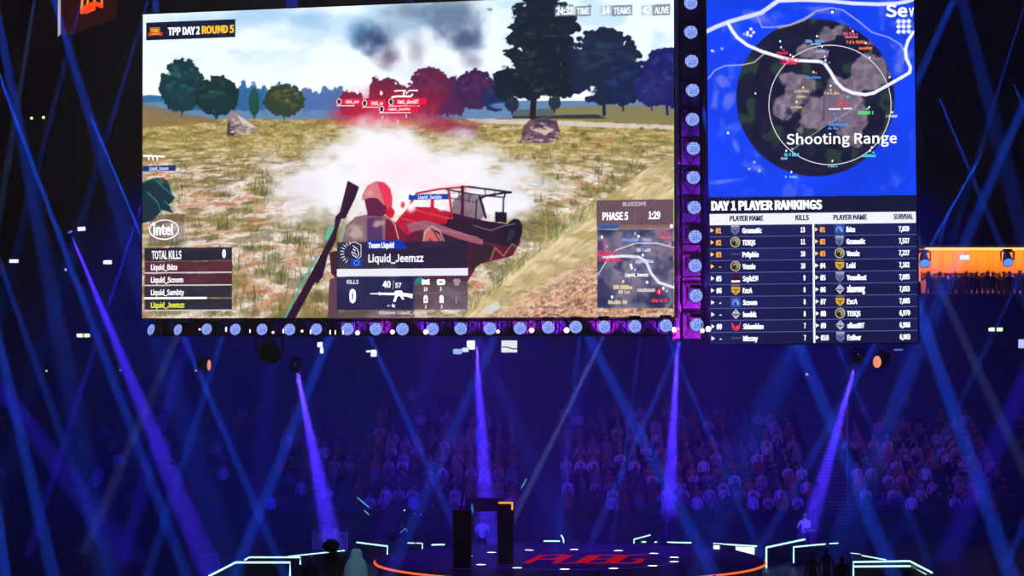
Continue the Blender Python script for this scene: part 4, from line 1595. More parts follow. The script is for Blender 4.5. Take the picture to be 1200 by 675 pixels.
# ---- dark display between the pylons
c = PZ(568, 650, SZ + .03)
o = empty('display_board', c)
tag(o, 'dark flat display with a cyan diamond between the two pylons', 'display')
s = F / c.y
zt = lambda py: EYE.z - (py - 392) / s - c.z
b = MB()
b.box((0, 0, (zt(583) + zt(599)) / 2), (46 / s, .08, 16 / s), BLACK, bev=.015)
b.build('panel', o)
b = MB()
for sx in (-.5, .5):
    b.tube([(sx, .06, 0.03), (sx, .06, zt(585))], .03, STEEL)
    b.box((sx, .06, .015), (.3, .5, .03), STEEL)
b.build('stand', o)
b = MB()
x0, z0 = (553 - 568) / s, zt(597)
b.prism([(x0 - .05, -.05, z0), (x0 - .01, -.05, z0 - .22), (x0 + .06, -.05, z0 - .05), (x0 + .05, -.05, z0 + .08), (x0 + .01, -.05, z0 + .26), (x0 - .02, -.05, z0 + .1)], (0, .005, 0), emit('cyan_mark', (30, 130, 230), 1.4))
b.build('diamond_mark', o)


# ------------------------------------------------- desks edged with light
def desk(pts, label, strips, z=.76, depth=.85, legs=True, th=.022, body=True, cam_side=True):
    """pts: photo pixels along the front edge of the worktop; strips: pixel polylines; 'v' drops a vertical strip"""
    P3 = [PZ(x, y, z) for x, y in pts]
    base = Vector((sum(p.x for p in P3) / len(P3), sum(p.y for p in P3) / len(P3) + depth / 2, 0))
    o = empty('player_desk', base)
    tag(o, label, 'desk', 'player desks edged with strip light around the stage')
    off = Vector((0, depth, 0))
    q = [p - base for p in P3]
    b = MB()
    poly = [Vector((p.x, p.y, z - .04)) for p in q] + [Vector((p.x, p.y + depth, z - .04)) for p in reversed(q)]
    b.prism(poly, (0, 0, .04), BLACK)
    b.build('worktop', o)
    b = MB()
    for i in range(len(q) - 1):
        a, c_ = q[i], q[i + 1]
        b.prism([Vector((a.x, a.y + .02, .02)), Vector((c_.x, c_.y + .02, .02)), Vector((c_.x, c_.y + .06, .02)), Vector((a.x, a.y + .06, .02))], (0, 0, z - .07), BLACK)
    b.build('front_panel', o)
    for e_ in (q[0], q[-1]):
        b = MB()
        b.box((e_.x, e_.y + depth / 2, (z - .04) / 2), (.04, depth * .96, z - .04), BLACK)
        b.build('side_panel', o)
    for st in strips:
        b = MB()
        pp = []
        for it in st:
            if len(it) == 3:
                pp.append(PZ(it[0], it[1], z) + Vector((0, -.02, it[2])) - base)
            else:
                pp.append(PZ(it[0], it[1], z) + Vector((0, -.02, .0)) - base)
        b.tube(pp, th, COOL, 5)
        b.build('light_strip', o)
    return o


desk([(245, 675), (276, 659), (340, 659)], 'black desk with white light outline in the bottom left corner', [[(245, 675), (276, 659), (340, 659), (340, 659, -.5)]], th=.035, depth=.4)
desk([(287, 656), (292, 653), (352, 653)], 'black light-edged desk just behind the bottom left corner desk', [[(287, 656), (292, 653), (352, 653), (352, 653, -.26)]], th=.03, depth=.3)
desk([(338, 652), (404, 645)], 'black desk with slanting light strip behind the dark-haired crew member', [[(338, 652), (404, 645)]])
desk([(418, 635.5), (454, 640)], 'black desk with bright strip beside the left end of the orange rim', [[(418, 635.5), (454, 640), (454, 640, -.34)]], th=.03)
desk([(470, 636), (495, 636.6)], 'small dark desk with broken strip near the camera crane', [[(478, 636.2), (486, 636.4)], [(488, 636.4), (495, 636.6), (495, 636.6, -.22)]])
desk([(504, 638.4), (522, 638)], 'short desk with single strip beside the lower pylon', [[(506, 638.4), (521, 638)]], th=.03)
desk([(634, 634), (659, 634)], 'desk with a curved upright strip to the right of the taller pylon', [[(637, 634), (656, 634)], [(657.5, 634, .24), (660, 634, .1), (661, 634, -.18)]], th=.028)
desk([(743, 632), (762, 627)], 'small desk with bent strip behind the stage', [[(743, 632, -.16), (743, 632), (762, 627)]], th=.024)
desk([(752, 635), (812, 636)], 'long low desk with split strip behind the stage', [[(752, 635), (757, 635)], [(767, 635.2), (770, 635.2)], [(782, 635.4), (810, 636)]], th=.028)
d9 = desk([(833, 637), (888, 640)], 'desk with two white lit panels behind the right of the stage', [[(836, 637), (887, 640)]], th=.03)
for pxs, z0, z1 in (((836, 637), (843, 637.2), .01), ((862, 638.6), (884, 639.8), .06)):
    pass
for (xa, ya), (xb, yb), h0, h1 in (((836, 637.2), (843, 637.5), .15, .15), ((862, 638.8), (884, 639.8), .13, .28)):
    b = MB()
    A, B_ = PZ(xa, ya, .76) - d9.location, PZ(xb, yb, .76) - d9.location
    yy = Vector((0, -.05, -.05))
    b.prism([A + yy, B_ + yy, B_ + yy - Vector((0, 0, h1)), A + yy - Vector((0, 0, h0))], (0, .02, 0), emit('lit_panel', (255, 250, 235), 2.4))
    b.build('lit_panel', d9)
desk([(898, 641.5), (943, 632)], 'tall light-edged desk in front of the keyboard player', [[(898, 641.5, -.76), (898, 641.5), (943, 632)]], th=.036)
desk([(930, 641), (967, 637.5)], 'inner light-edged desk right of the keyboard player desk', [[(930, 641, -.6), (930, 641), (967, 637.5)]], th=.03)
desk([(971, 637), (983, 636.4)], 'short desk end with one small strip near the right stairs', [[(972, 637), (982, 636.4)]])
desk([(996, 648.4), (1038, 656)], 'black desk with a falling strip at the bottom right', [[(997, 648.4), (1008, 649.5)], [(1010, 650.9), (1038, 656)]])
desk([(1000, 658.5), (1066, 657.5), (1092, 671)], 'black desk with double light outline in the bottom right corner', [[(1000, 658.5, -.6), (1000, 658.5), (1066, 657.5), (1092, 671)],
     [(1001, 658.5, -.16), (1068, 658, -.16), (1086, 667.5, -.16)]], th=.034, depth=.22)

# things on the desks
def box_thing(name, cat, label, px, py, z, w, h, d, mat, group=None):
    c = PZ(px, py, z)
    o = empty(name, c)
    tag(o, label, cat, group)
    b = MB()
    b.box((0, d / 2, h / 2 + .02), (w, d, h), mat, bev=.02)
    b.build('casing', o)
    b = MB()
    b.box((0, d / 2, .01), (w * .6, d * .7, .02), BLACK)
    b.build('foot', o)
    return o


BEIGE = pbr('beige_board', (190, 165, 150), .7)
box_thing('equipment_case', 'case', 'beige equipment case beside the left end of the orange rim', 444, 656, .0, .46, .60, .2, BEIGE)
box_thing('equipment_case', 'case', 'small beige case in front of the bottom right desk', 999.5, 656.5, .76, .14, .18, .12, BEIGE)
# flight case caught by the far violet beam
c = PZ(245, 672, 0)
o = empty('flight_case', c)
tag(o, 'tall metal-edged flight case under the end of the leftmost violet beam', 'case')
b = MB()
b.box((0, .3, .36), (.66, .6, .6), pbr('case_board', (40, 40, 60), .6), bev=.02)
b.build('body', o)
b = MB()
for x in (-.34, .34):
    b.box((x, -.01, .36), (.03, .03, .62), RAILM)
for z in (.05, .67):
    b.box((0, -.01, z), (.68, .03, .03), RAILM)
b.build('edge_trim', o)
for x in (-.26, .26):
    for y in (.06, .54):
        b = MB()
        b.tube([(x - .02, y, .035), (x + .02, y, .035)], .035, BLACK, 10)
        b.build('wheel', o)

# ---- crowd barriers with bright rails at the foot of the stand
for i, (px, py) in enumerate(((373, 622), (387, 620.8), (401, 620))):
    Yb = 98.0
    x = X(px, Yb)
    zt_ = Z(py, Yb)
    o = empty('crowd_barrier', (x, Yb, 0))
    tag(o, ['steel barrier panel lit dimly, leftmost of the three under the violet beam', 'brightest steel barrier panel, right under the violet beam', 'steel barrier panel nearest the dark-haired crew member'][i], 'barrier',
        'steel barrier panels in front of the stand')
    b = MB()
    b.tube([(-.21, 0, 0), (-.21, 0, zt_), (.21, 0, zt_), (.21, 0, 0)], .02, RAILM)
    b.build('frame', o)
    b = MB()
    b.tube([(-.2, 0, zt_ - .16), (.2, 0, zt_ - .16)], .014, RAILM)
    b.tube([(-.2, 0, .2), (.2, 0, .2)], .014, RAILM)
    for k in range(5):
        b.tube([(-.14 + k * .07, 0, .2), (-.14 + k * .07, 0, zt_ - .16)], .008, RAILM)
    b.build('infill', o)
    b = MB()
    for sx in (-.21, .21):
        b.box((sx, 0, .015), (.05, .4, .03), STEEL)
    b.build('foot', o)


# ------------------------------------------------------------------- crew
def person(px, Yd, z, pose, shirt, label, rot=0, hgt=1.0, cap=None, trousers=None, extra=None):
    me = person_mesh(pose, shirt, 1, True, cap=cap, trousers=trousers)
    o = link('person', me)
    o.location = (X(px, Yd), Yd, z)
    o.rotation_euler = (0, 0, math.radians(rot))
    o.scale = (hgt, hgt, hgt)
    tag(o, label, 'person')
    return o


def eyes(o, hz_, hy):
    b = MB()
    for s in (-1, 1):
        b.lathe([(.001, -.011), (.011, 0), (.001, .011)], pbr('eye', (12, 10, 12), .3), 8, Matrix.Translation((s * .032, hy - .092, hz_ + .735)), False)
    b.build('eyes', o)
    b = MB()
    b.box((0, hy - .098, hz_ + .665), (.045, .012, .009), pbr('lips', (130, 60, 60), .5))
    b.build('mouth', o)


def topz(py, Yd):
    return Z(py, Yd)


WSH, BSH, GSH = cloth('white', (222, 216, 226)), cloth('black', (26, 26, 32)), cloth('grey', (130, 128, 140))
WCAP = pbr('white_cap', (235, 235, 240), .6)
BLONDE = pbr('pale_hair', (226, 206, 170), .8)
ppl = [
    (389, 70.6, 1.0, 'stand', BSH, 'crew member with bushy dark hair standing in front of the slanting strip', 160, .985, None),
    (363.5, 68.6, .85, 'stand', BSH, 'crew member in a white cap at the left of the dark-haired one', 150, .99, WCAP),
    (402, 69.6, 1.0, 'stand', BSH, 'crew member with pale hair between the dark-haired one and the cloaked one', 200, .93, BLONDE),
    (418, 68.4, 1.0, 'stand', GSH, 'person under a pale blue hood and cloak beside the beige case', 175, .97, None),
    (565, 94.6, 0, 'stand_desk', WSH, 'person in white cap and pale shirt seen between the two pylons', 0, .99, WCAP),
    (825, 92.4, 0, 'stand', BSH, 'dark silhouetted person standing behind the long low desk', 10, .93, None),
    (943, 97.1, 0, 'stand_desk', WSH, 'keyboard player in white cap standing at the keyboard', -30, .97, WCAP),
    (699, 72.6, 0, 'stand', BSH, 'dark crew member before the stage, head top below the red floor logo', 180, .985, None),
    (837, 71.6, 0, 'stand', BSH, 'dark crew member before the stage whose head interrupts the orange rim', 180, 1.0, None),
    (952, 79.8, 0, 'stand', BSH, 'dark crew member inside the light-edged desks right of the stage', 170, .96, None),
    (968, 81.2, 0, 'stand', GSH, 'crew member in grey behind the inner light-edged desk', 190, .97, None),
    (986, 78.6, 0, 'stand', BSH, 'dark crew member left of the bottom right desk', 160, .95, None),
]
crew = []
for px, Yd, z, pose, sh, lab, rot, hg, cap in ppl:
    o = person(px, Yd, z, pose, sh, lab, rot, hg, cap)
    crew.append(o)
    hzz = .95
    ly = {'stand': 0, 'stand_desk': 0, 'stand_bend': -.12}[pose] * 1.2 - .02
    eyes(o, hzz, ly)
# the riser the four stand on
b = MB()
b.box((X(392, 69.6), 69.6, .42), (2.6, 3.4, .84), BLACK, bev=.04)
b.box((-4.47, 69.9, .92), (1.9, 3.0, .16), BLACK, bev=.03)
o = b.build('riser')
tag(o, 'low black riser under the crew members at the bottom left', 'riser')
# bushy hair
b = MB()
b.lathe([(.01, 1.52), (.18, 1.55), (.25, 1.66), (.24, 1.78), (.14, 1.88), (.01, 1.90)], HAIRM, 14, Matrix.Translation((0, .03, 0)), False)
b.v = [(x * (1 + rs.uniform(-.16, .16)), y * (1 + rs.uniform(-.16, .16)), z + rs.uniform(-.025, .025)) for x, y, z in b.v]
h = b.build('hair', crew[0], True)
# hood and cloak
b = MB()
CLOAK = pbr('pale_blue_cloak', (150, 200, 215), .8)
prof = [(.05, 1.84), (.13, 1.80), (.16, 1.70), (.17, 1.58), (.27, 1.46), (.33, 1.25), (.36, 1.0), (.38, .75), (.40, .5)]
vs, fs, n = [], [], 20
for r, z in prof:
    for k in range(n):
        a = math.pi * (-.32 + 1.64 * k / (n - 1))
        rr_ = r * (1 + .06 * math.sin(k * 2.1 + z * 3))
        vs.append((rr_ * math.cos(a), rr_ * .75 * math.sin(a) + .02, z))
fs = [(i * n + k, i * n + k + 1, i * n + n + k + 1, i * n + n + k) for i in range(len(prof) - 1) for k in range(n - 1)]
b.add(vs, fs, CLOAK)
ck = b.build('cloak', crew[3], True)
so = ck.modifiers.new('thickness', 'SOLIDIFY')
so.thickness = .012
# peaks of the caps
for i in (1, 4, 6):
    b = MB()
    yb = -.085
    b.prism([(-.07, yb, 1.70), (.07, yb, 1.70), (.05, yb - .09, 1.69), (-.05, yb - .09, 1.69)], (0, 0, .012), WCAP)
    b.build('cap_peak', crew[i])

# keyboard / mixing console at the bright player
c = Vector((X(966, 95.9), 95.9, 0))
o = empty('keyboard_console', c)
tag(o, 'dark sloping keyboard console on a stand before the player in white cap', 'console')
b = MB()
b.prism([(-.75, 0, 1.0), (-.75, .5, 1.06), (-.75, .5, 1.12), (-.75, 0, 1.04)], (1.1, 0, 0), BLACK)
b.prism([(-.35, .05, 1.06), (-.35, .5, 1.12), (-.35, .5, 1.36), (-.35, .3, 1.36)], (1.2, 0, 0), BLACK)
b.build('casing', o)
b = MB()
b.box((-.3, .16, 1.075), (.8, .16, .012), pbr('ivory_keys', (230, 228, 220), .4))
b.build('keys', o)
b = MB()
for sx in (-.6, .3):
    b.tube([(sx, .05, .0), (sx, .45, 1.02)], .025, STEEL)
    b.tube([(sx, .45, .0), (sx, .05, 1.02)], .025, STEEL)
b.build('stand', o)

# tripod with a crossbar of lamps caught by the violet beam
c = Vector((X(780, 103.5), 103.5, 0))
o = empty('light_stand', c)
tag(o, 'T-shaped light stand glinting at the foot of the violet beam before the stand', 'light stand')
zz = Z(581, 103.5)
b = MB()
b.tube([(0, 0, .3), (0, 0, zz)], .03, RAILM)
for k in range(3):
    a = 2 * math.pi * k / 3 + .5
    b.tube([(0, 0, .5), (.45 * math.cos(a), .45 * math.sin(a), .02)], .018, RAILM)
b.build('tripod', o)
b = MB()
b.tube([(-.42, 0, zz), (.42, 0, zz)], .035, RAILM)
b.build('crossbar', o)
for x in (-.32, .12, .36):
    b = MB()
    b.lathe([(.05, -.1), (.09, -.08), (.11, .1), (.09, .11), (.01, .11)], RAILM, 12, Matrix.Translation((x, -.08, zz - .1)) @ Matrix.Rotation(math.radians(110), 4, 'X'))
    b.build('lamp_head', o)

# camera crane beside the lower pylon
c = Vector((X(486, 96.2), 96.2, 0))
o = empty('camera_crane', c)
tag(o, 'camera crane with a long rising arm and small glowing dots, left of the lower pylon', 'camera crane')
b = MB()
b.box((0, 0, .12), (.8, .8, .14), BLACK, bev=.03)
b.tube([(0, 0, .19), (0, 0, 1.15)], .06, STEEL, 10)
b.build('pedestal', o)
for sx in (-.32, .32):
    for sy in (-.32, .32):
        b = MB()
        b.tube([(sx - .03, sy, .06), (sx + .03, sy, .06)], .06, BLACK, 12)
        b.build('wheel', o)
b = MB()
A, B_ = Vector((-.9, 0, .8)), Vector((1.05, 0, 2.35))
dn = Vector((-.5, 0, .8)).normalized() * .1
b.tube([A - dn, B_ - dn], .022, STEEL)
b.tube([A + dn, B_ + dn], .022, STEEL)
for k in range(9):
    p, q = A.lerp(B_, k / 9), A.lerp(B_, (k + 1) / 9)
    b.tube([p - dn, q + dn], .012, STEEL)
b.build('arm', o)
b = MB()
b.box(B_ + Vector((.02, 0, -.25)), (.22, .42, .24), BLACK, bev=.02)
b.tube([B_ + Vector((.02, -.2, -.25)), B_ + Vector((.02, -.36, -.25))], [.07, .09], GLASS, 12)
b.build('camera', o)
b = MB()
b.box(A, (.3, .3, .26), STEEL, bev=.03)
b.build('counterweight', o)
for k in range(11):
    b = MB()
    t = rs.uniform(.1, 1)
    p = A.lerp(B_, t) + Vector((rs.uniform(-.2, .2), -.08, rs.uniform(-.3, .25)))
    q = A.lerp(B_, t)
    b.tube([q, p], .005, STEEL, 4)
    b.lathe([(.001, -.02), (.02, 0), (.001, .02)], emit('small_lamp', (150, 180, 255), 2.2), 6, Matrix.Translation(p), False)  # glowing dots on thin cables, put in for sparkle around the arm
    b.build('cable_dot', o)

# handrails of the aisle stairs with a lit strip on top
for (x0, y0, x1, y1, ya, yb_, lab) in ((419, 584, 432, 595, 104.4, 103.4, 'short lit handrail above the cloaked crew member, upper of two'), (427, 599, 432.5, 604, 103.0, 102.6, 'short lit handrail above the cloaked crew member, lower of two'),
                                       (611, 573, 617, 562, 108.2, 109.6, 'short lit handrail beside the taller pylon')):
    a, c_ = P(x0, y0, ya), P(x1, y1, yb_)
    o = empty('handrail', (a.x, a.y, a.z))
    tag(o, lab, 'handrail', 'lit handrails of the stand stairs')
    b = MB()
    k0 = lambda p: Zrow(max(0, int((p.y - ROW0 + .45) / PITCHR))) if p.y > ROW0 - .45 else 0
    b.tube([a - a, c_ - a], .025, STEEL)
    for p in (a, c_):
        b.tube([p - a, Vector((p.x, p.y, k0(p))) - a], .02, STEEL)
    b.build('rail', o)
    b = MB()
    b.tube([Vector((0, -.03, .03)), c_ - a + Vector((0, -.03, .03))], .022, emit('rail_strip', (110, 200, 240), 1.5), 5)
    b.build('lit_strip', o)
# ------------------------------------------------------- trusses and lamps
def truss(name, A, B_, label, side=.5, back=None, step=None):
    A, B_ = Vector(A), Vector(B_)
    o = empty(name, A)
    tag(o, label, 'truss')
    d = (B_ - A)
    L_ = d.length
    d.normalize()
    if back is None:
        back = Vector((0, 1, 0))
    u = d.cross(back).normalized()
    w_ = u.cross(d).normalized()
    h = side / 2
    cs = [u * a * h + w_ * b_ * h for a, b_ in ((-1, -1), (1, -1), (1, 1), (-1, 1))]
    for c_ in cs:
        b = MB()
        b.tube([c_, c_ + d * L_], .03, STEEL, 6)
        b.build('chord', o)
    b = MB()
    n = max(2, int(round(L_ / (step or side))))
    for i in range(n):
        p, q = d * (L_ * i / n), d * (L_ * (i + 1) / n)
        for k in range(4):
            a, c_ = cs[k], cs[(k + 1) % 4]
            if i % 2:
                a, c_ = c_, a
            b.tube([a + p, c_ + q], .014, STEEL, 4, False)
            b.tube([cs[k] + q, cs[(k + 1) % 4] + q], .014, STEEL, 4, False)
    b.build('lattice', o)
    return o


VIO = emit('violet_tube', (120, 20, 255), 2.0)
CLADM = pbr('truss_cladding', (120, 110, 140), .7)
n_ = MAIN.n
tA, tB = MAIN.pt(.2, -.30, -.75), MAIN.pt(MAIN.w - .2, -.30, -.75)
truss('lighting_truss', tA, tB, 'long horizontal lamp truss under the giant game screen', .46, -n_)
cB = Vector((X(811, 71.6), 71.6, Z(400, 71.6)))
cT = Vector((X(808, 71.6), 71.6, 21.0))
truss('lighting_truss', cB, cT, 'upright lamp truss between the two screens', .62, Vector((0, 1, 0)), .95)
# cladding behind the trusses
b = MB()
R = Matrix((MAIN.s, -MAIN.n, MAIN.t)).transposed()
b.box(MAIN.pt(MAIN.w / 2 - .2, -.27, -1.1), (MAIN.w - .45, .03, .56), CLADM, R)
o = b.build('truss_cladding')
tag(o, 'violet-lit cladding strip behind the horizontal lamp truss', 'cladding')
b = MB()
b.box(((cB.x + cT.x) / 2 - .06, 72.2, (cB.z + cT.z) / 2), (.86, .03, cT.z - cB.z), CLADM)
for i in range(12):
    z = Z(34.2 * i + 22, 71.4)
    b.box((cB.x - .06, 72.12, z), (.84, .1, .07), BLACK)
o = b.build('truss_cladding')
tag(o, 'violet-lit cladding panel behind the upright lamp truss', 'cladding')

LENS = emit('stage_lamp_lens', (138, 160, 246), 1.9, cells=15)


def make_lamp(lens_mat, label):
    """a moving head facing -Y, hung from its base; origin at the tilt axis"""
    o = empty('moving_head_lamp')
    b = MB()
    b.box((0, .0, .285), (.34, .30, .075), BLACK, bev=.02)
    b.build('base', o)
    b = MB()
    b.prism([(-.26, -.05, .25), (.26, -.05, .25), (.26, -.05, -.05), (.22, -.05, -.05), (.22, -.05, .22), (-.22, -.05, .22), (-.22, -.05, -.05), (-.26, -.05, -.05)], (0, .1, 0), BLACK)
    b.build('yoke', o)
    R_ = Matrix.Rotation(math.radians(90), 4, 'X')
    b = MB()
    b.lathe([(.02, -.24), (.12, -.22), (.15, -.12), (.16, .02), (.205, .10), (.205, .20), (.19, .20)], BLACK, 20, R_, False)
    hd = b.build('head', o, True)
    b = MB()
    b.lathe([(.19, .18), (.12, .198), (.001, .205)], lens_mat, 20, R_, False)
    b.build('lens', hd, True)
    tag(o, label, 'stage lamp', 'round moving lamps on the trusses')
    return o


proto_lamp = make_lamp(LENS, '')
H_LAMPS = [(186, 388), (217, 388), (249, 387), (282, 387), (313, 387), (344, 386.5), (376, 386.5), (411, 386), (444, 386), (475, 386), (510, 386), (543, 385.6), (577, 385.4), (612, 385), (645, 384),
           (677, 383.6), (710, 383.3), (746, 382.8), (782, 382)]
V_LAMPS = [(809, 5), (809, 39), (810, 73), (811, 107), (811, 141), (812, 175), (812, 209), (813, 244), (814, 278), (814, 312), (815, 347), (816, 381)]
ORDN = ['first', 'second', 'third', 'fourth', 'fifth', 'sixth', 'seventh', 'eighth', 'ninth', 'tenth', 'eleventh', 'twelfth', 'thirteenth', 'fourteenth', 'fifteenth', 'sixteenth', 'seventeenth', 'eighteenth', 'nineteenth']
first = True
for i, (px, py) in enumerate(H_LAMPS + V_LAMPS):
    o = proto_lamp if first else copy_tree(proto_lamp)
    first = False
    if i < len(H_LAMPS):
        s_, t_ = MAIN.st(px, py)
        loc = MAIN.pt(s_, t_, .24)
        o['label'] = 'round blue-white stage lamp under the game screen, %s from the left end' % ORDN[i]
        sc = .93 if i < 7 else .98
    else:
        loc = P(px, py, 70.9)
        o['label'] = 'round blue-white stage lamp between the screens, %s from the top' % ORDN[i - len(H_LAMPS)]
        sc = 1.03
    o.location = loc
    o.scale = (sc, sc, sc)
    tilt, pan = (-.05, 0) if i >= 7 else ((-.25, .75), (-.25, .65), (-.2, .35), (-.15, .3), (-.15, .25), (-.05, .1), (-.1, .2))[i]
    o.rotation_euler = (0, 0, -pan)
    for ch in o.children:
        if ch.name.startswith('head'):
            ch.rotation_euler = (tilt, 0, 0)

# small bright spots between them
SMALLW = emit('small_white_lens', (255, 225, 250), 3.0)


def small_lamp(px, py, Yd, r, label, mat=SMALLW, shape='hex', group='small bright lamps on the trusses', hang=True):
    c_ = P(px, py, Yd)
    o = empty('small_spotlight', c_)
    tag(o, label, 'small lamp', group)
    R_ = Matrix.Rotation(math.radians(90), 4, 'X')
    b = MB()
    if shape == 'bar':
        b.box((0, .05, 0), (r * 1.0, .08, r * 2.6), BLACK)
    else:
        b.lathe([(r * .7, -.16), (r * 1.15, -.1), (r * 1.15, .0), (r * .98, .0)], BLACK, 10, R_)
    if hang:
        b.box((0, .1, r * 1.6 + .05), (.03, .03, .12), STEEL)
    b.build('housing', o)
    b = MB()
    if shape == 'bar':
        b.box((0, -.01, 0), (r * .7, .02, r * 2.3), mat)
    else:
        b.lathe([(r, .01), (.001, .015)], mat, 6 if shape == 'hex' else 12, R_, False)
    b.build('lens', o)
    return o


PL = ['under the kill board corner', 'under the kill board edge', 'left of the rifle muzzle', 'under the rifle muzzle', 'right of the rifle muzzle', 'under the soldier', 'under the player card left end']
for i, (px, py, r, sh) in enumerate(((234, 386, .035, 'r'), (265, 386, .06, 'bar'), (293, 388, .045, 'bar'), (320, 389.5, .04, 'r'), (332, 388, .055, 'bar'), (354, 388, .04, 'r'), (364, 389, .055, 'bar'), (387, 389.4, .055, 'bar'),
                                     (393, 389.4, .05, 'bar'), (402, 389.6, .05, 'bar'), (419, 390, .075, 'hex'), (460, 389, .075, 'hex'), (499, 389, .08, 'hex'), (583.5, 388.5, .06, 'hex'), (623, 387, .085, 'hex'),
                                     (664, 387, .09, 'hex'), (790, 386.4, .085, 'hex'), (830, 385.6, .09, 'hex'), (823, 387.5, .07, 'hex'))):
    s_, t_ = MAIN.st(px, py)
    p = MAIN.pt(s_, t_, .52)
    kind = {'r': 'pinpoint', 'bar': 'narrow upright', 'hex': 'hexagonal'}[sh]
    small_lamp(px, py, p.y, r, 'small %s white lamp on the horizontal truss, %s from its left end' % (kind, ORDN[i]), SMALLW, sh)

# violet wash inside the trusses
for px in (395, 428, 486, 527, 560, 600, 632, 694, 728, 765):
    s_ = MAIN.st(px, 380)[0]
    lamp('violet_wash', 'SPOT', MAIN.pt(s_, -.52, -.72), 110 if px not in (694, 560, 632) else 200, (.32, .02, 1) if px not in (694, 428, 600) else (.62, .02, 1), aim=MAIN.pt(s_ + .1, .05, -1.1), spot_size=2.0, spot_blend=1, shadow_soft_size=.04)
for px in (190, 250, 310, 350):
    s_ = MAIN.st(px, 380)[0]
    lamp('violet_wash', 'SPOT', MAIN.pt(s_, -.52, -.72), 6, (.15, .03, 1), aim=MAIN.pt(s_ + .1, .05, -1.1), spot_size=2.0, spot_blend=1, shadow_soft_size=.04)
for i, py in enumerate((20, 60, 95, 130, 160, 192, 226, 262, 296, 330, 362, 392)):
    e_ = (2, 2, 3, 10, 22, 34, 34, 34, 40, 60, 80, 60)[i]
    c_ = (.12, .02, 1) if i < 4 else ((.34, .02, 1) if i < 8 else (.62, .03, .95))
    for sx in (-.42, .42):
        lamp('violet_wash', 'POINT', (cB.x + sx, 71.95, Z(py, 71.9)), e_ * .42, c_, shadow_soft_size=.05)

# hanging banner at the top left
A, B_ = P(71, 40, 110), P(128, 10, 104)
o = empty('hanging_banner', (A.x, A.y, A.z))
tag(o, 'dark red hanging banner screen with a glowing orange crown-like emblem', 'banner')
e_ = (B_ - A)
e_.z = 0
up = Vector((0, 0, 8.5))
back = Vector((.25, .5, 0))
b = MB()
b.prism([Vector((0, 0, 0)), e_, e_ + up, up], back, emit('banner_red', (46, 8, 14), 1.5))
b.build('panel', o)
b = MB()
b.prism([Vector((-.12, -.05, -.1)), Vector((.0, -.05, 0)), up + Vector((0, -.05, 0)), up + Vector((-.12, -.05, 0))], (0, .06, 0), emit('pale_edge', (190, 190, 215), 1.6))
b.build('edge_strip', o)
EM = emit('emblem_orange', (255, 60, 24), 3.0)
EY = emit('emblem_yellow', (240, 150, 40), 2.0)
b = MB()
nB = Vector((e_.y, -e_.x, 0)).normalized() * .05


def bp(px, py):
    """point of the banner face at a photo pixel"""
    d = ray(px, py)
    nn = Vector((e_.y, -e_.x, 0)).normalized()
    k = (A - EYE).dot(nn) / d.dot(nn)
    return EYE + d * k + nn * .06 - A


b.tube([bp(97.5, 15), bp(99, 11), (bp(103, 8)), bp(110, 5), bp(115, 4.6), bp(121, 7)], .1, EM, 5)
b.tube([bp(103, 12.5), bp(108, 10), bp(112, 9)], .16, EM, 5)
b.build('emblem', o)
b = MB()
b.tube([bp(97, 12), bp(98, 0), bp(100, -6)], .06, EY, 5)
b.tube([bp(104, 7), bp(104.6, -6)], .05, EY, 5)
b.tube([bp(112, 4), bp(112.6, -6)], .05, EY, 5)
b.tube([bp(120.5, 6), bp(121, -6)], .05, EY, 5)
b.build('emblem_rays', o)
b = MB()
for t in (.15, .85):
    b.tube([e_ * t + up, e_ * t + up + Vector((0, 0, ZR - 8.5 - A.z - .02))], .03, STEEL)
b.build('hanger', o)


# ---------------------------------------------------- small lights of the hall
def wall_board(px0, py0, px1, py1, Yd, label, rgb=(232, 240, 255), gain=2.6, name='lit_board', cat='monitor', tilt=0, thick=.12):
    a, c_ = P(px0, py1, Yd), P(px1, py0, Yd)
    ctr = (a + c_) / 2
    o = empty(name, ctr)
    tag(o, label, cat)
    w, h = c_.x - a.x, c_.z - a.z
    Rt = Matrix.Rotation(math.radians(tilt), 3, 'Y')
    b = MB()
    b.box((0, thick / 2, 0), (w + .05, thick, h + .05), BLACK, Rt)
    b.build('casing', o)
    b = MB()
    b.box((0, -.01, 0), (w, .02, h), emit('board_%d_%d_%d' % tuple(rgb), rgb, gain), Rt)
    b.build('panel', o)
    return o


YL = YW - .13
wall_board(91, 266, 100, 270.6, YW - .03, 'tilted white light panel on the upper wall, highest on the left', tilt=-3)
wall_board(11, 304, 21.5, 308, YW - .03, 'white light panel at the far left edge of the upper wall')
wall_board(121, 305, 131, 309.6, YW - .03, 'white light panel on the upper wall near the game screen')
wall_board(372, 401, 378, 407, YW - .14, 'upper piece of a white board under the game screen, at its left')
wall_board(375, 407.5, 379, 414, YW - .14, 'lower piece of a white board under the game screen, at its left')
wall_board(429, 410.5, 434, 413, YW - .14, 'small white board left of the taller one under the player card')
wall_board(434.5, 410, 441.5, 418, YW - .14, 'bright white board under the player card')
wall_board(531, 409, 541, 415, YW - .14, 'pale blue board under the screen, lowest of its three neighbours', (160, 190, 245), 2.0)
wall_board(541.6, 407.6, 549, 412.5, YW - .36, 'white board stepping up beside the pale blue one', (225, 235, 240), 2.2)
wall_board(547, 399, 556.6, 409.6, YW - .14, 'square white board topmost of the stepped three')
o = wall_board(587.6, 399, 606, 413, YW - .14, 'large white board with a grey curve under the screen', (225, 232, 228), 2.3)
a = P(587.6, 399, YW - .2) - o.location
b = MB()
b.tube([P(x, y, YW - .2) - o.location for x, y in ((588, 407), (592, 406.4), (597, 407.4), (601, 409), (605.6, 408.4))], .03, pbr('grey_line', (60, 66, 60), .6), 4)
b.build('curve_line', o)
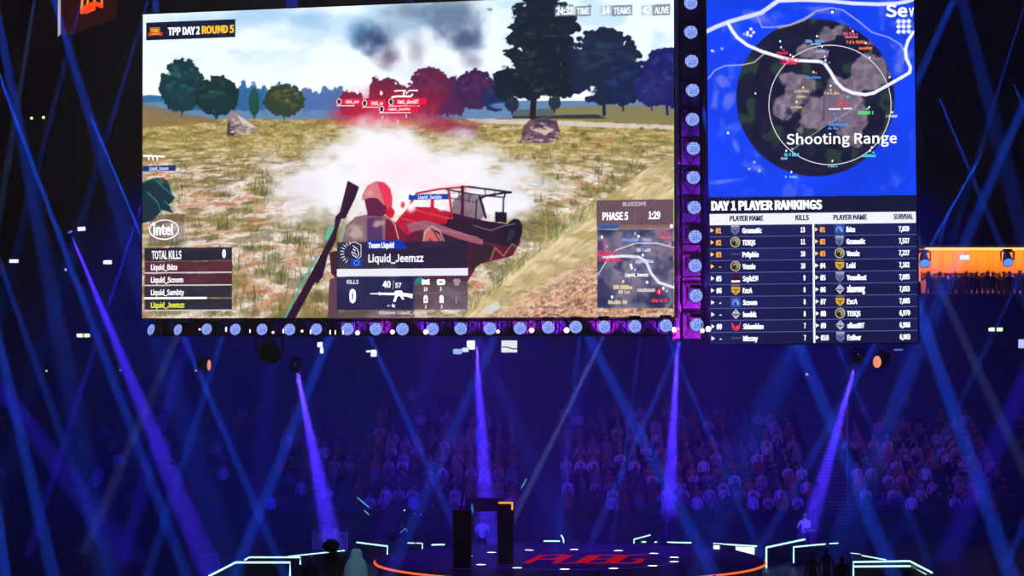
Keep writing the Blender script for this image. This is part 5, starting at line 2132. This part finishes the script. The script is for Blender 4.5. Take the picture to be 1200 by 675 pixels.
wall_board(1193.5, 397.6, 1201, 408, YW - .1, 'pale blue monitor at the far right edge below the suite', (190, 205, 255), 2.2)
wall_board(1047.5, 409, 1058, 411, YW - .14, 'dim grey lit bar under the ranking screen', (120, 125, 190), 1.6)
for x0, y0, lab in ((90, 391, 'pale green exit light on the left, nearer the wall edge'), (98.4, 391, 'pale green exit light on the left, nearer the violet beam'),
                    (1158.5, 384, 'pale green exit light on the right, inner of the pair'), (1168, 384, 'pale green exit light on the right, outer of the pair')):
    wall_board(x0, y0, x0 + 7, y0 + 4.2, YW - .06, lab, (225, 255, 215), 2.6, 'exit_light', 'exit light', thick=.06)
for px, py, r, lab in ((54.5, 434.4, .05, 'pinpoint yellowish lamp low on the left wall side'), (141, 434, .05, 'pinpoint lamp crossed by the leftmost violet beam'),
                       (229.5, 433.2, .08, 'small yellow-white lamp below the kill board'), (1120.8, 426, .08, 'small yellow-white lamp below the suite'),
                       (37, 138.5, .07, 'small lamp high on the left, inner of a pair'), (51, 137.6, .07, 'small lamp high on the left, outer of a pair'),
                       (945.6, 438.6, .07, 'pinpoint violet lamp under the ranking screen'), (77, 316, .07, 'blue pinpoint lamp beside the violet beam source'),
                       (961, 437.8, .05, 'fainter pinpoint lamp beside the violet one'), (474, 598, .03, 'pinpoint lamp over the camera crane')):
    small_lamp(px, py, YW - .2 if py > 300 and py < 500 else (YW - .2 if py < 300 else 104), r * 1.0, lab, emit('warm_point', (255, 244, 200), 3.0) if 'violet' not in lab and 'blue' not in lab else emit('blue_point', (140, 150, 255), 2.6), 'r',
               'pinpoint lamps of the hall', False)

# ---- the orange suite
b = MB()
WOOD = pbr('suite_panelling', (216, 140, 70), .6, vary=.12, scale=3)
zb, zt2 = 10.3, SZ1
b.box(((SX0 + SX1) / 2, YW + 5.2, (zb + zt2) / 2), (SX1 - SX0, .2, zt2 - zb), WOOD)
k = 0
x = SX0 + .3
while x < SX1 - .2:
    b.box((x, YW + 5.05, (zb + zt2) / 2), (.09, .1, zt2 - zb - .02), WOOD)
    x += .62
b.box(((SX0 + SX1) / 2, YW + 5.02, 12.1), (SX1 - SX0 - .02, .06, .06), WOOD)
for xx in (SX0 + .05, SX1 - .05):
    b.box((xx, YW + 2.8, (zb + zt2) / 2), (.1, 4.6, zt2 - zb), WOOD)
struct(b.build('wall_suite'), 'orange panelled back wall of the suite', 'wall')
b = MB()
b.box(((SX0 + SX1) / 2, YW + 2.8, zt2 + .1), (SX1 - SX0 + .2, 5.0, .18), DARK)
struct(b.build('ceiling_suite'), 'dark ceiling of the suite', 'ceiling')
b = MB()
b.box(((SX0 + SX1) / 2, YW + .02, 10.6), (SX1 - SX0, .1, .6), DARK)
struct(b.build('suite_parapet'), 'dark parapet of the suite', 'parapet')
o = empty('strip_lamp', (SX0, YW, 13.2))
tag(o, 'long warm white strip lamp along the top of the orange suite', 'strip lamp')
b = MB()
b.box(((SX1 - SX0) / 2 + .15, -.12, -.03), (SX1 - SX0 - .3, .08, .14), emit('warm_strip', (255, 196, 96), 3.4))
b.build('tube', o)
b = MB()
b.box(((SX1 - SX0) / 2, -.05, .07), (SX1 - SX0, .1, .08), BLACK)
b.build('holder', o)
o = empty('strip_lamp', (SX0, YW, 10.75))
tag(o, 'short upright orange strip lamp at the near end of the suite', 'strip lamp')
b = MB()
b.box((.03, -.1, 1.5), (.09, .06, 1.5), emit('orange_tube', (250, 130, 50), 2.2))
b.build('tube', o)
b = MB()
b.box((.03, -.04, 1.2), (.14, .06, 2.3), BLACK)
b.build('holder', o)
lamp('suite_light', 'AREA', ((SX0 + SX1) / 2, YW + 4.2, zt2 - .1), 420, (1, .55, .06), aim=((SX0 + SX1) / 2, YW + 5.2, 11.6), shape='RECTANGLE', size=SX1 - SX0 - .4, size_y=.3)
wall_board(1124.5, 298.6, 1136, 304.6, YW + .6, 'white monitor hung inside the orange suite', (215, 225, 245), 2.8)
for i, (px, py, lab) in enumerate(((1083, 300, 'moving lamp with blue lens hung at the near end of the orange suite'), (1180.5, 299, 'moving lamp with blue lens hung in the middle of the orange suite'))):
    o = make_lamp(emit('blue_lens_far', (90, 150, 255), 2.4), lab)
    o.location = P(px, py + 4, YW - .55)
    o.scale = (1.35, 1.35, 1.5)
    for ch in o.children:
        if ch.name.startswith('head'):
            ch.rotation_euler = (.8, 0, 0)
ks = [('black', 'stand'), ('navy', 'stand'), ('black', 'stand_arms_'), ('grey', 'stand')]
suite_me = {}
for nm in ('black', 'navy', 'grey', 'red', 'white'):
    for ps in ('stand', 'stand_camera'):
        suite_me[(nm, ps)] = person_mesh(ps, cloth(nm, SHIRTS[nm]), 1, False)
gx = [1088.5 + 6.3 * k for k in range(19)]
for i, px in enumerate(gx):
    nm = rs.choice(['black', 'black', 'navy', 'grey', 'red', 'black'])
    ps = rs.choice(['stand', 'stand', 'stand_camera'])
    yy = YW + (.7, 1.9, 3.1)[(i * 2) % 3]
    o = link('suite_guest', suite_me[(nm, ps)])
    o.location = (X(px, yy), yy, zb)
    o.rotation_euler = (0, 0, rs.uniform(-.9, .9))
    sc = rs.uniform(.92, 1.07)
    o.scale = (sc, sc, sc)
    tag(o, 'guest in a %s top standing in the orange suite, %s from its near end' % (nm, ORDN[i]), 'person', 'guests standing in the orange suite')

# ------------------------------------------------------------ light beams
hcol = bpy.data.collections.new('haze_only')
hcol.objects.link(haze)
VI, BLU, GRY, DV = (.055, .022, 1), (.008, .085, 1), (.20, .30, 1), (.03, .015, 1)
BEAMS = [
    # x0, y0, depth0, x1, y1, depth1, width0, width1, colour, strength
    (82.5, 272, 92, 243, 662, 87, 2, 34, VI, 1.5),
    (347, 431, 76, 388, 630, 98, 9, 27, VI, 1.0),
    (558, 402, 76, 570, 600, 94, 9, 26, VI, .95),
    (794.6, 394, 73.4, 784, 590, 103, 9, 20, VI, .95),
    (1004.5, 420, 76, 948, 622, 96, 8, 24, VI, .95),
    (1215, 415, 90, 1140, 585, 96, 30, 34, DV, .45),
    (-20, 428, 90, 110, 600, 96, 20, 34, DV, .38),
    (-12, -30, 82, 58, 330, 84, 8, 22, BLU, .40),
    (60, -10, 86, 140, 250, 84, 6, 20, BLU, .42),
    (44, -20, 95, 20, 125, 96, 4, 5, GRY, .14),
    (80, 60, 95, 32, 245, 96, 6, 9, BLU, .14),
    (147, 88, 95, 98, 250, 96, 6, 12, BLU, .16),
    (160, 60, 82, 42, 675, 80, 24, 15, GRY, .46),
    (-6, 380, 86, 66, 690, 82, 15, 9, BLU, .62),
    (-16, 500, 80, 9, 690, 78, 12, 8, BLU, .85),
    (22, 370, 92, 136, 690, 86, 8, 8, BLU, .26),
    (110, 385, 90, 224, 690, 82, 10, 9, BLU, .48),
    (217, 398, 79, 333, 672, 84, 8, 7, BLU, .52),
    (262, 390, 82, 168, 690, 80, 8, 7, BLU, .36),
    (206, 398, 96, 110, 620, 98, 10, 12, GRY, .13),
    (225, 380, 96, 132, 690, 92, 14, 18, DV, .30),
    (392, 380, 77, 268, 690, 79, 12, 15, BLU, .66),
    (432, 392, 77.5, 527, 604, 86, 7, 8, BLU, .55),
    (585, 382, 77, 450, 690, 79, 12, 12, BLU, .46),
    (708, 393, 76, 603, 606, 92, 5, 7, GRY, .40),
    (688, 392, 76, 845, 690, 79, 14, 16, BLU, .62),
    (792, 412, 77, 690, 642, 90, 7, 7, BLU, .50),
    (796, 426, 77, 888, 640, 92, 6, 6, BLU, .46),
    (926, 380, 76, 1054, 690, 78, 16, 17, BLU, .68),
    (1072, 350, 82, 1190, 690, 80, 16, 16, BLU, .78),
    (995, 438, 86, 1092, 668, 92, 7, 7, BLU, .25),
    (1150, 420, 94, 1040, 652, 94, 7, 7, BLU, .16),
    (1080, 290, 82, 1196, 540, 84, 10, 12, GRY, .16),
    (975, 494, 92, 890, 646, 94, 10, 11, BLU, .34),
    (1214, 580, 90, 1178, 668, 92, 9, 9, BLU, .30),
    (668, 500, 80, 650, 672, 84, 10, 8, BLU, .22),
    (728, 560, 80, 713, 668, 84, 6, 7, BLU, .16),
    (560, 395, 90, 640, 580, 100, 14, 24, BLU, .18),
    (930, 400, 90, 855, 540, 98, 16, 26, BLU, .20),
    (1126, -20, 80, 1068, 110, 80, 8, 9, BLU, .50),
    (1122, -20, 92, 1206, 300, 96, 16, 26, BLU, .22),
    (1097, 106, 84, 1172, 285, 86, 3, 9, BLU, .55),
    (1184, 90, 84, 1222, 176, 84, 3, 6, BLU, .95),
    (1206, 108, 86, 1128, 290, 88, 11, 16, BLU, .50),
    (1174, 92, 95, 1136, 215, 96, 4, 8, BLU, .16),
    (77, 316, 110, 118, 366, 110, 2, 10, BLU, .28),
    (178, -20, 80, 192, 60, 76, 8, 12, BLU, .30),
    (340, -20, 80, 352, 40, 78, 8, 12, BLU, .3),
    (62, 560, 96, 20, 690, 96, 10, 12, DV, .25),
    (430, 560, 98, 398, 500, 98, 8, 4, GRY, .1),
    (1070, 395, 98, 1035, 520, 100, 12, 20, BLU, .12),
    (515, 390, 92, 470, 560, 98, 18, 26, DV, .16),
    (690, 420, 96, 655, 560, 100, 20, 30, DV, .14),
    (320, 395, 92, 300, 600, 98, 20, 30, DV, .15),
]
BK = 16000.0
for i, (x0, y0, D0, x1, y1, D1, w0, w1, col, st) in enumerate(BEAMS):
    a, c_ = P(x0, y0, D0), P(x1, y1, D1)
    if w1 < w0:
        # a beam that narrows downwards comes from farther off and merely passes nearer focus
        w0, w1 = (w0 + w1) / 2, (w0 + w1) / 2
    if i > 4 and i not in (41, 42, 45):
        D1 = max(D1, 78.5)
        a, c_ = P(x0, y0, D1 + 3), P(x1, y1, D1)
    d = c_ - a
    Ln = d.length
    d.normalize()
    W0, W1 = w0 * D0 / F, w1 * D1 / F
    t = max((W1 - W0) / Ln / 2, math.tan(math.radians(.56)))
    back_ = W0 / 2 / t
    # sources that show in the picture stay where they are; the rest hang farther up
    src = a - d * min(back_, 30)
    visible = i in (0, 1, 2, 3, 4, 41, 42, 45)
    if visible:
        src = a + d * .12
        t = W1 / 2 / (c_ - src).length
    r_mid = ((a + c_) / 2 - src).length if not visible else (c_ - src).length * .4
    Wm = max(2 * t * r_mid, .05)
    en = BK * (st if i < 5 else st * .82) * r_mid ** 2 / Wm * math.exp(DENS * (D0 + D1) / 2) / 1.8
    o = lamp('beam_light', 'SPOT', src, en, col, aim=c_, spot_size=max(.018, 2 * math.atan(t) * 1.12), spot_blend=.75, shadow_soft_size=.05 if 0 < i < 5 else .03)
    o.light_linking.receiver_collection = hcol

# the lamp heads those visible beams leave from
for bi, lab, sc in ((0, 'small moving lamp at the top of the leftmost violet beam', .5), (1, 'moving lamp at the top of the violet beam by the barriers', .85), (4, 'moving lamp at the top of the violet beam over the keyboard player', .9),
                    (41, 'small lamp at the top of a thin blue beam right of the map', .35), (42, 'small lamp at the top of a bright thin beam near the right edge', .35), (None, 'large dark lamp hanging below the truss near the rifle muzzle', 1.7)):
    if bi is None:
        o = make_lamp(GLASS, lab)
        o.location = P(316, 410, 76)
        dd = Vector((.1, -1, -.5))
    else:
        B0 = BEAMS[bi]
        p, q = P(*B0[:3]), P(*B0[3:6])
        dd = (q - p).normalized()
        o = make_lamp(emit('violet_lens', (110, 90, 255), 2.2), lab)
        o.location = p - dd * .21 * sc
    o.scale = (sc, sc, sc)
    for ch in o.children:
        if ch.name.startswith('head'):
            ch.rotation_mode = 'QUATERNION'
            ch.rotation_quaternion = Vector((0, -1, 0)).rotation_difference(dd)
for (px, py, Yd, lab, pan, sc) in ((1033, 424, 76, 'moving lamp with a pinkish orange lens under the ranking screen', -.95, 1.0), (239, 428, 76, 'moving lamp with a thin reddish lens below the kill board', 1.3, .9)):
    o = make_lamp(emit('pink_lens', (250, 150, 120), 1.9, cells=20), lab)
    o.location = P(px, py, Yd)
    o.scale = (sc, sc, sc)
    o.rotation_euler = (0, .45 if px > 500 else -.5, pan)

# ----------------------------------------------------- general stage light
def wash(x, y, z, tx, ty, tz, e_, col, size=1.0, name='wash_light'):
    return lamp(name, 'SPOT', (x, y, z), e_, col, aim=(tx, ty, tz), spot_size=size, spot_blend=1, shadow_soft_size=.4)


for x, e_, c_ in ((-9, 700, (.2, .12, 1)), (-4, 800, (.62, .18, .6)), (2, 1000, (.62, .18, .55)), (8, 1150, (.62, .18, .55)), (13, 1000, (.62, .18, .6)), (19, 1000, (.8, .3, .8))):
    wash(x * .8, 99, 13.5, x, 110, 2.6, e_, c_, 1.05)
wash(-3, 80, 16, 0, 85, 1, 26000, (.14, .003, 1), .8)
wash(9, 92, 14, 4, 88, 1, 9000, (.17, .005, 1), .75)
BLW = (.0, .004, 1)
for x, e_ in ((-10.5, 19000), (-5, 20000), (1, 21000), (7, 21000), (11.5, 19000)):
    wash(x, 80, 15, x * 1.4, 98, 0, e_, BLW, 1.25)
# pools at the violet beam ends; two added fills brighten cloak and beige case
for src, dst, e_ in ((P(347, 431, 76), P(388, 625, 98), 22000), (P(558, 402, 76), P(568, 606, 94), 5000), (P(795, 386, 72), P(781, 585, 103.5), 26000), (P(1004, 420, 76), P(946, 616, 97), 16000),
                 (P(82.5, 272, 92), P(245, 660, 86), 9000), (Vector((-3, 52, 20)), P(419, 652, 68.3), 9000.5), (Vector((-3, 70, 20)), PZ(444, 652, .3), 2600.5)):
    lamp('pool_light', 'SPOT', src, e_, (.30, .22, 1) if e_ % 1 == 0 else (.6, .85, 1) if e_ > 5000 else (1, .8, .7), aim=dst, spot_size=.09 if e_ % 1 == 0 else .075, spot_blend=.8, shadow_soft_size=.1)
w_ = bpy.data.worlds.new('dark_hall')
SC.world = w_
w_.use_nodes = True
w_.node_tree.nodes['Background'].inputs['Color'].default_value = (.0008, .0008, .006, 1)
w_.node_tree.nodes['Background'].inputs['Strength'].default_value = 1
SC.view_settings.view_transform = 'Standard'
SC.view_settings.look = 'None'
SC.view_settings.exposure = 0
SC.view_settings.gamma = 1
SC.view_settings.use_curve_mapping = False
SC.cycles.max_bounces = 4
SC.cycles.diffuse_bounces = 2
SC.cycles.glossy_bounces = 2
SC.cycles.transparent_max_bounces = 8
SC.cycles.volume_bounces = 0
SC.cycles.sample_clamp_indirect = 3
SC.cycles.use_denoising = True
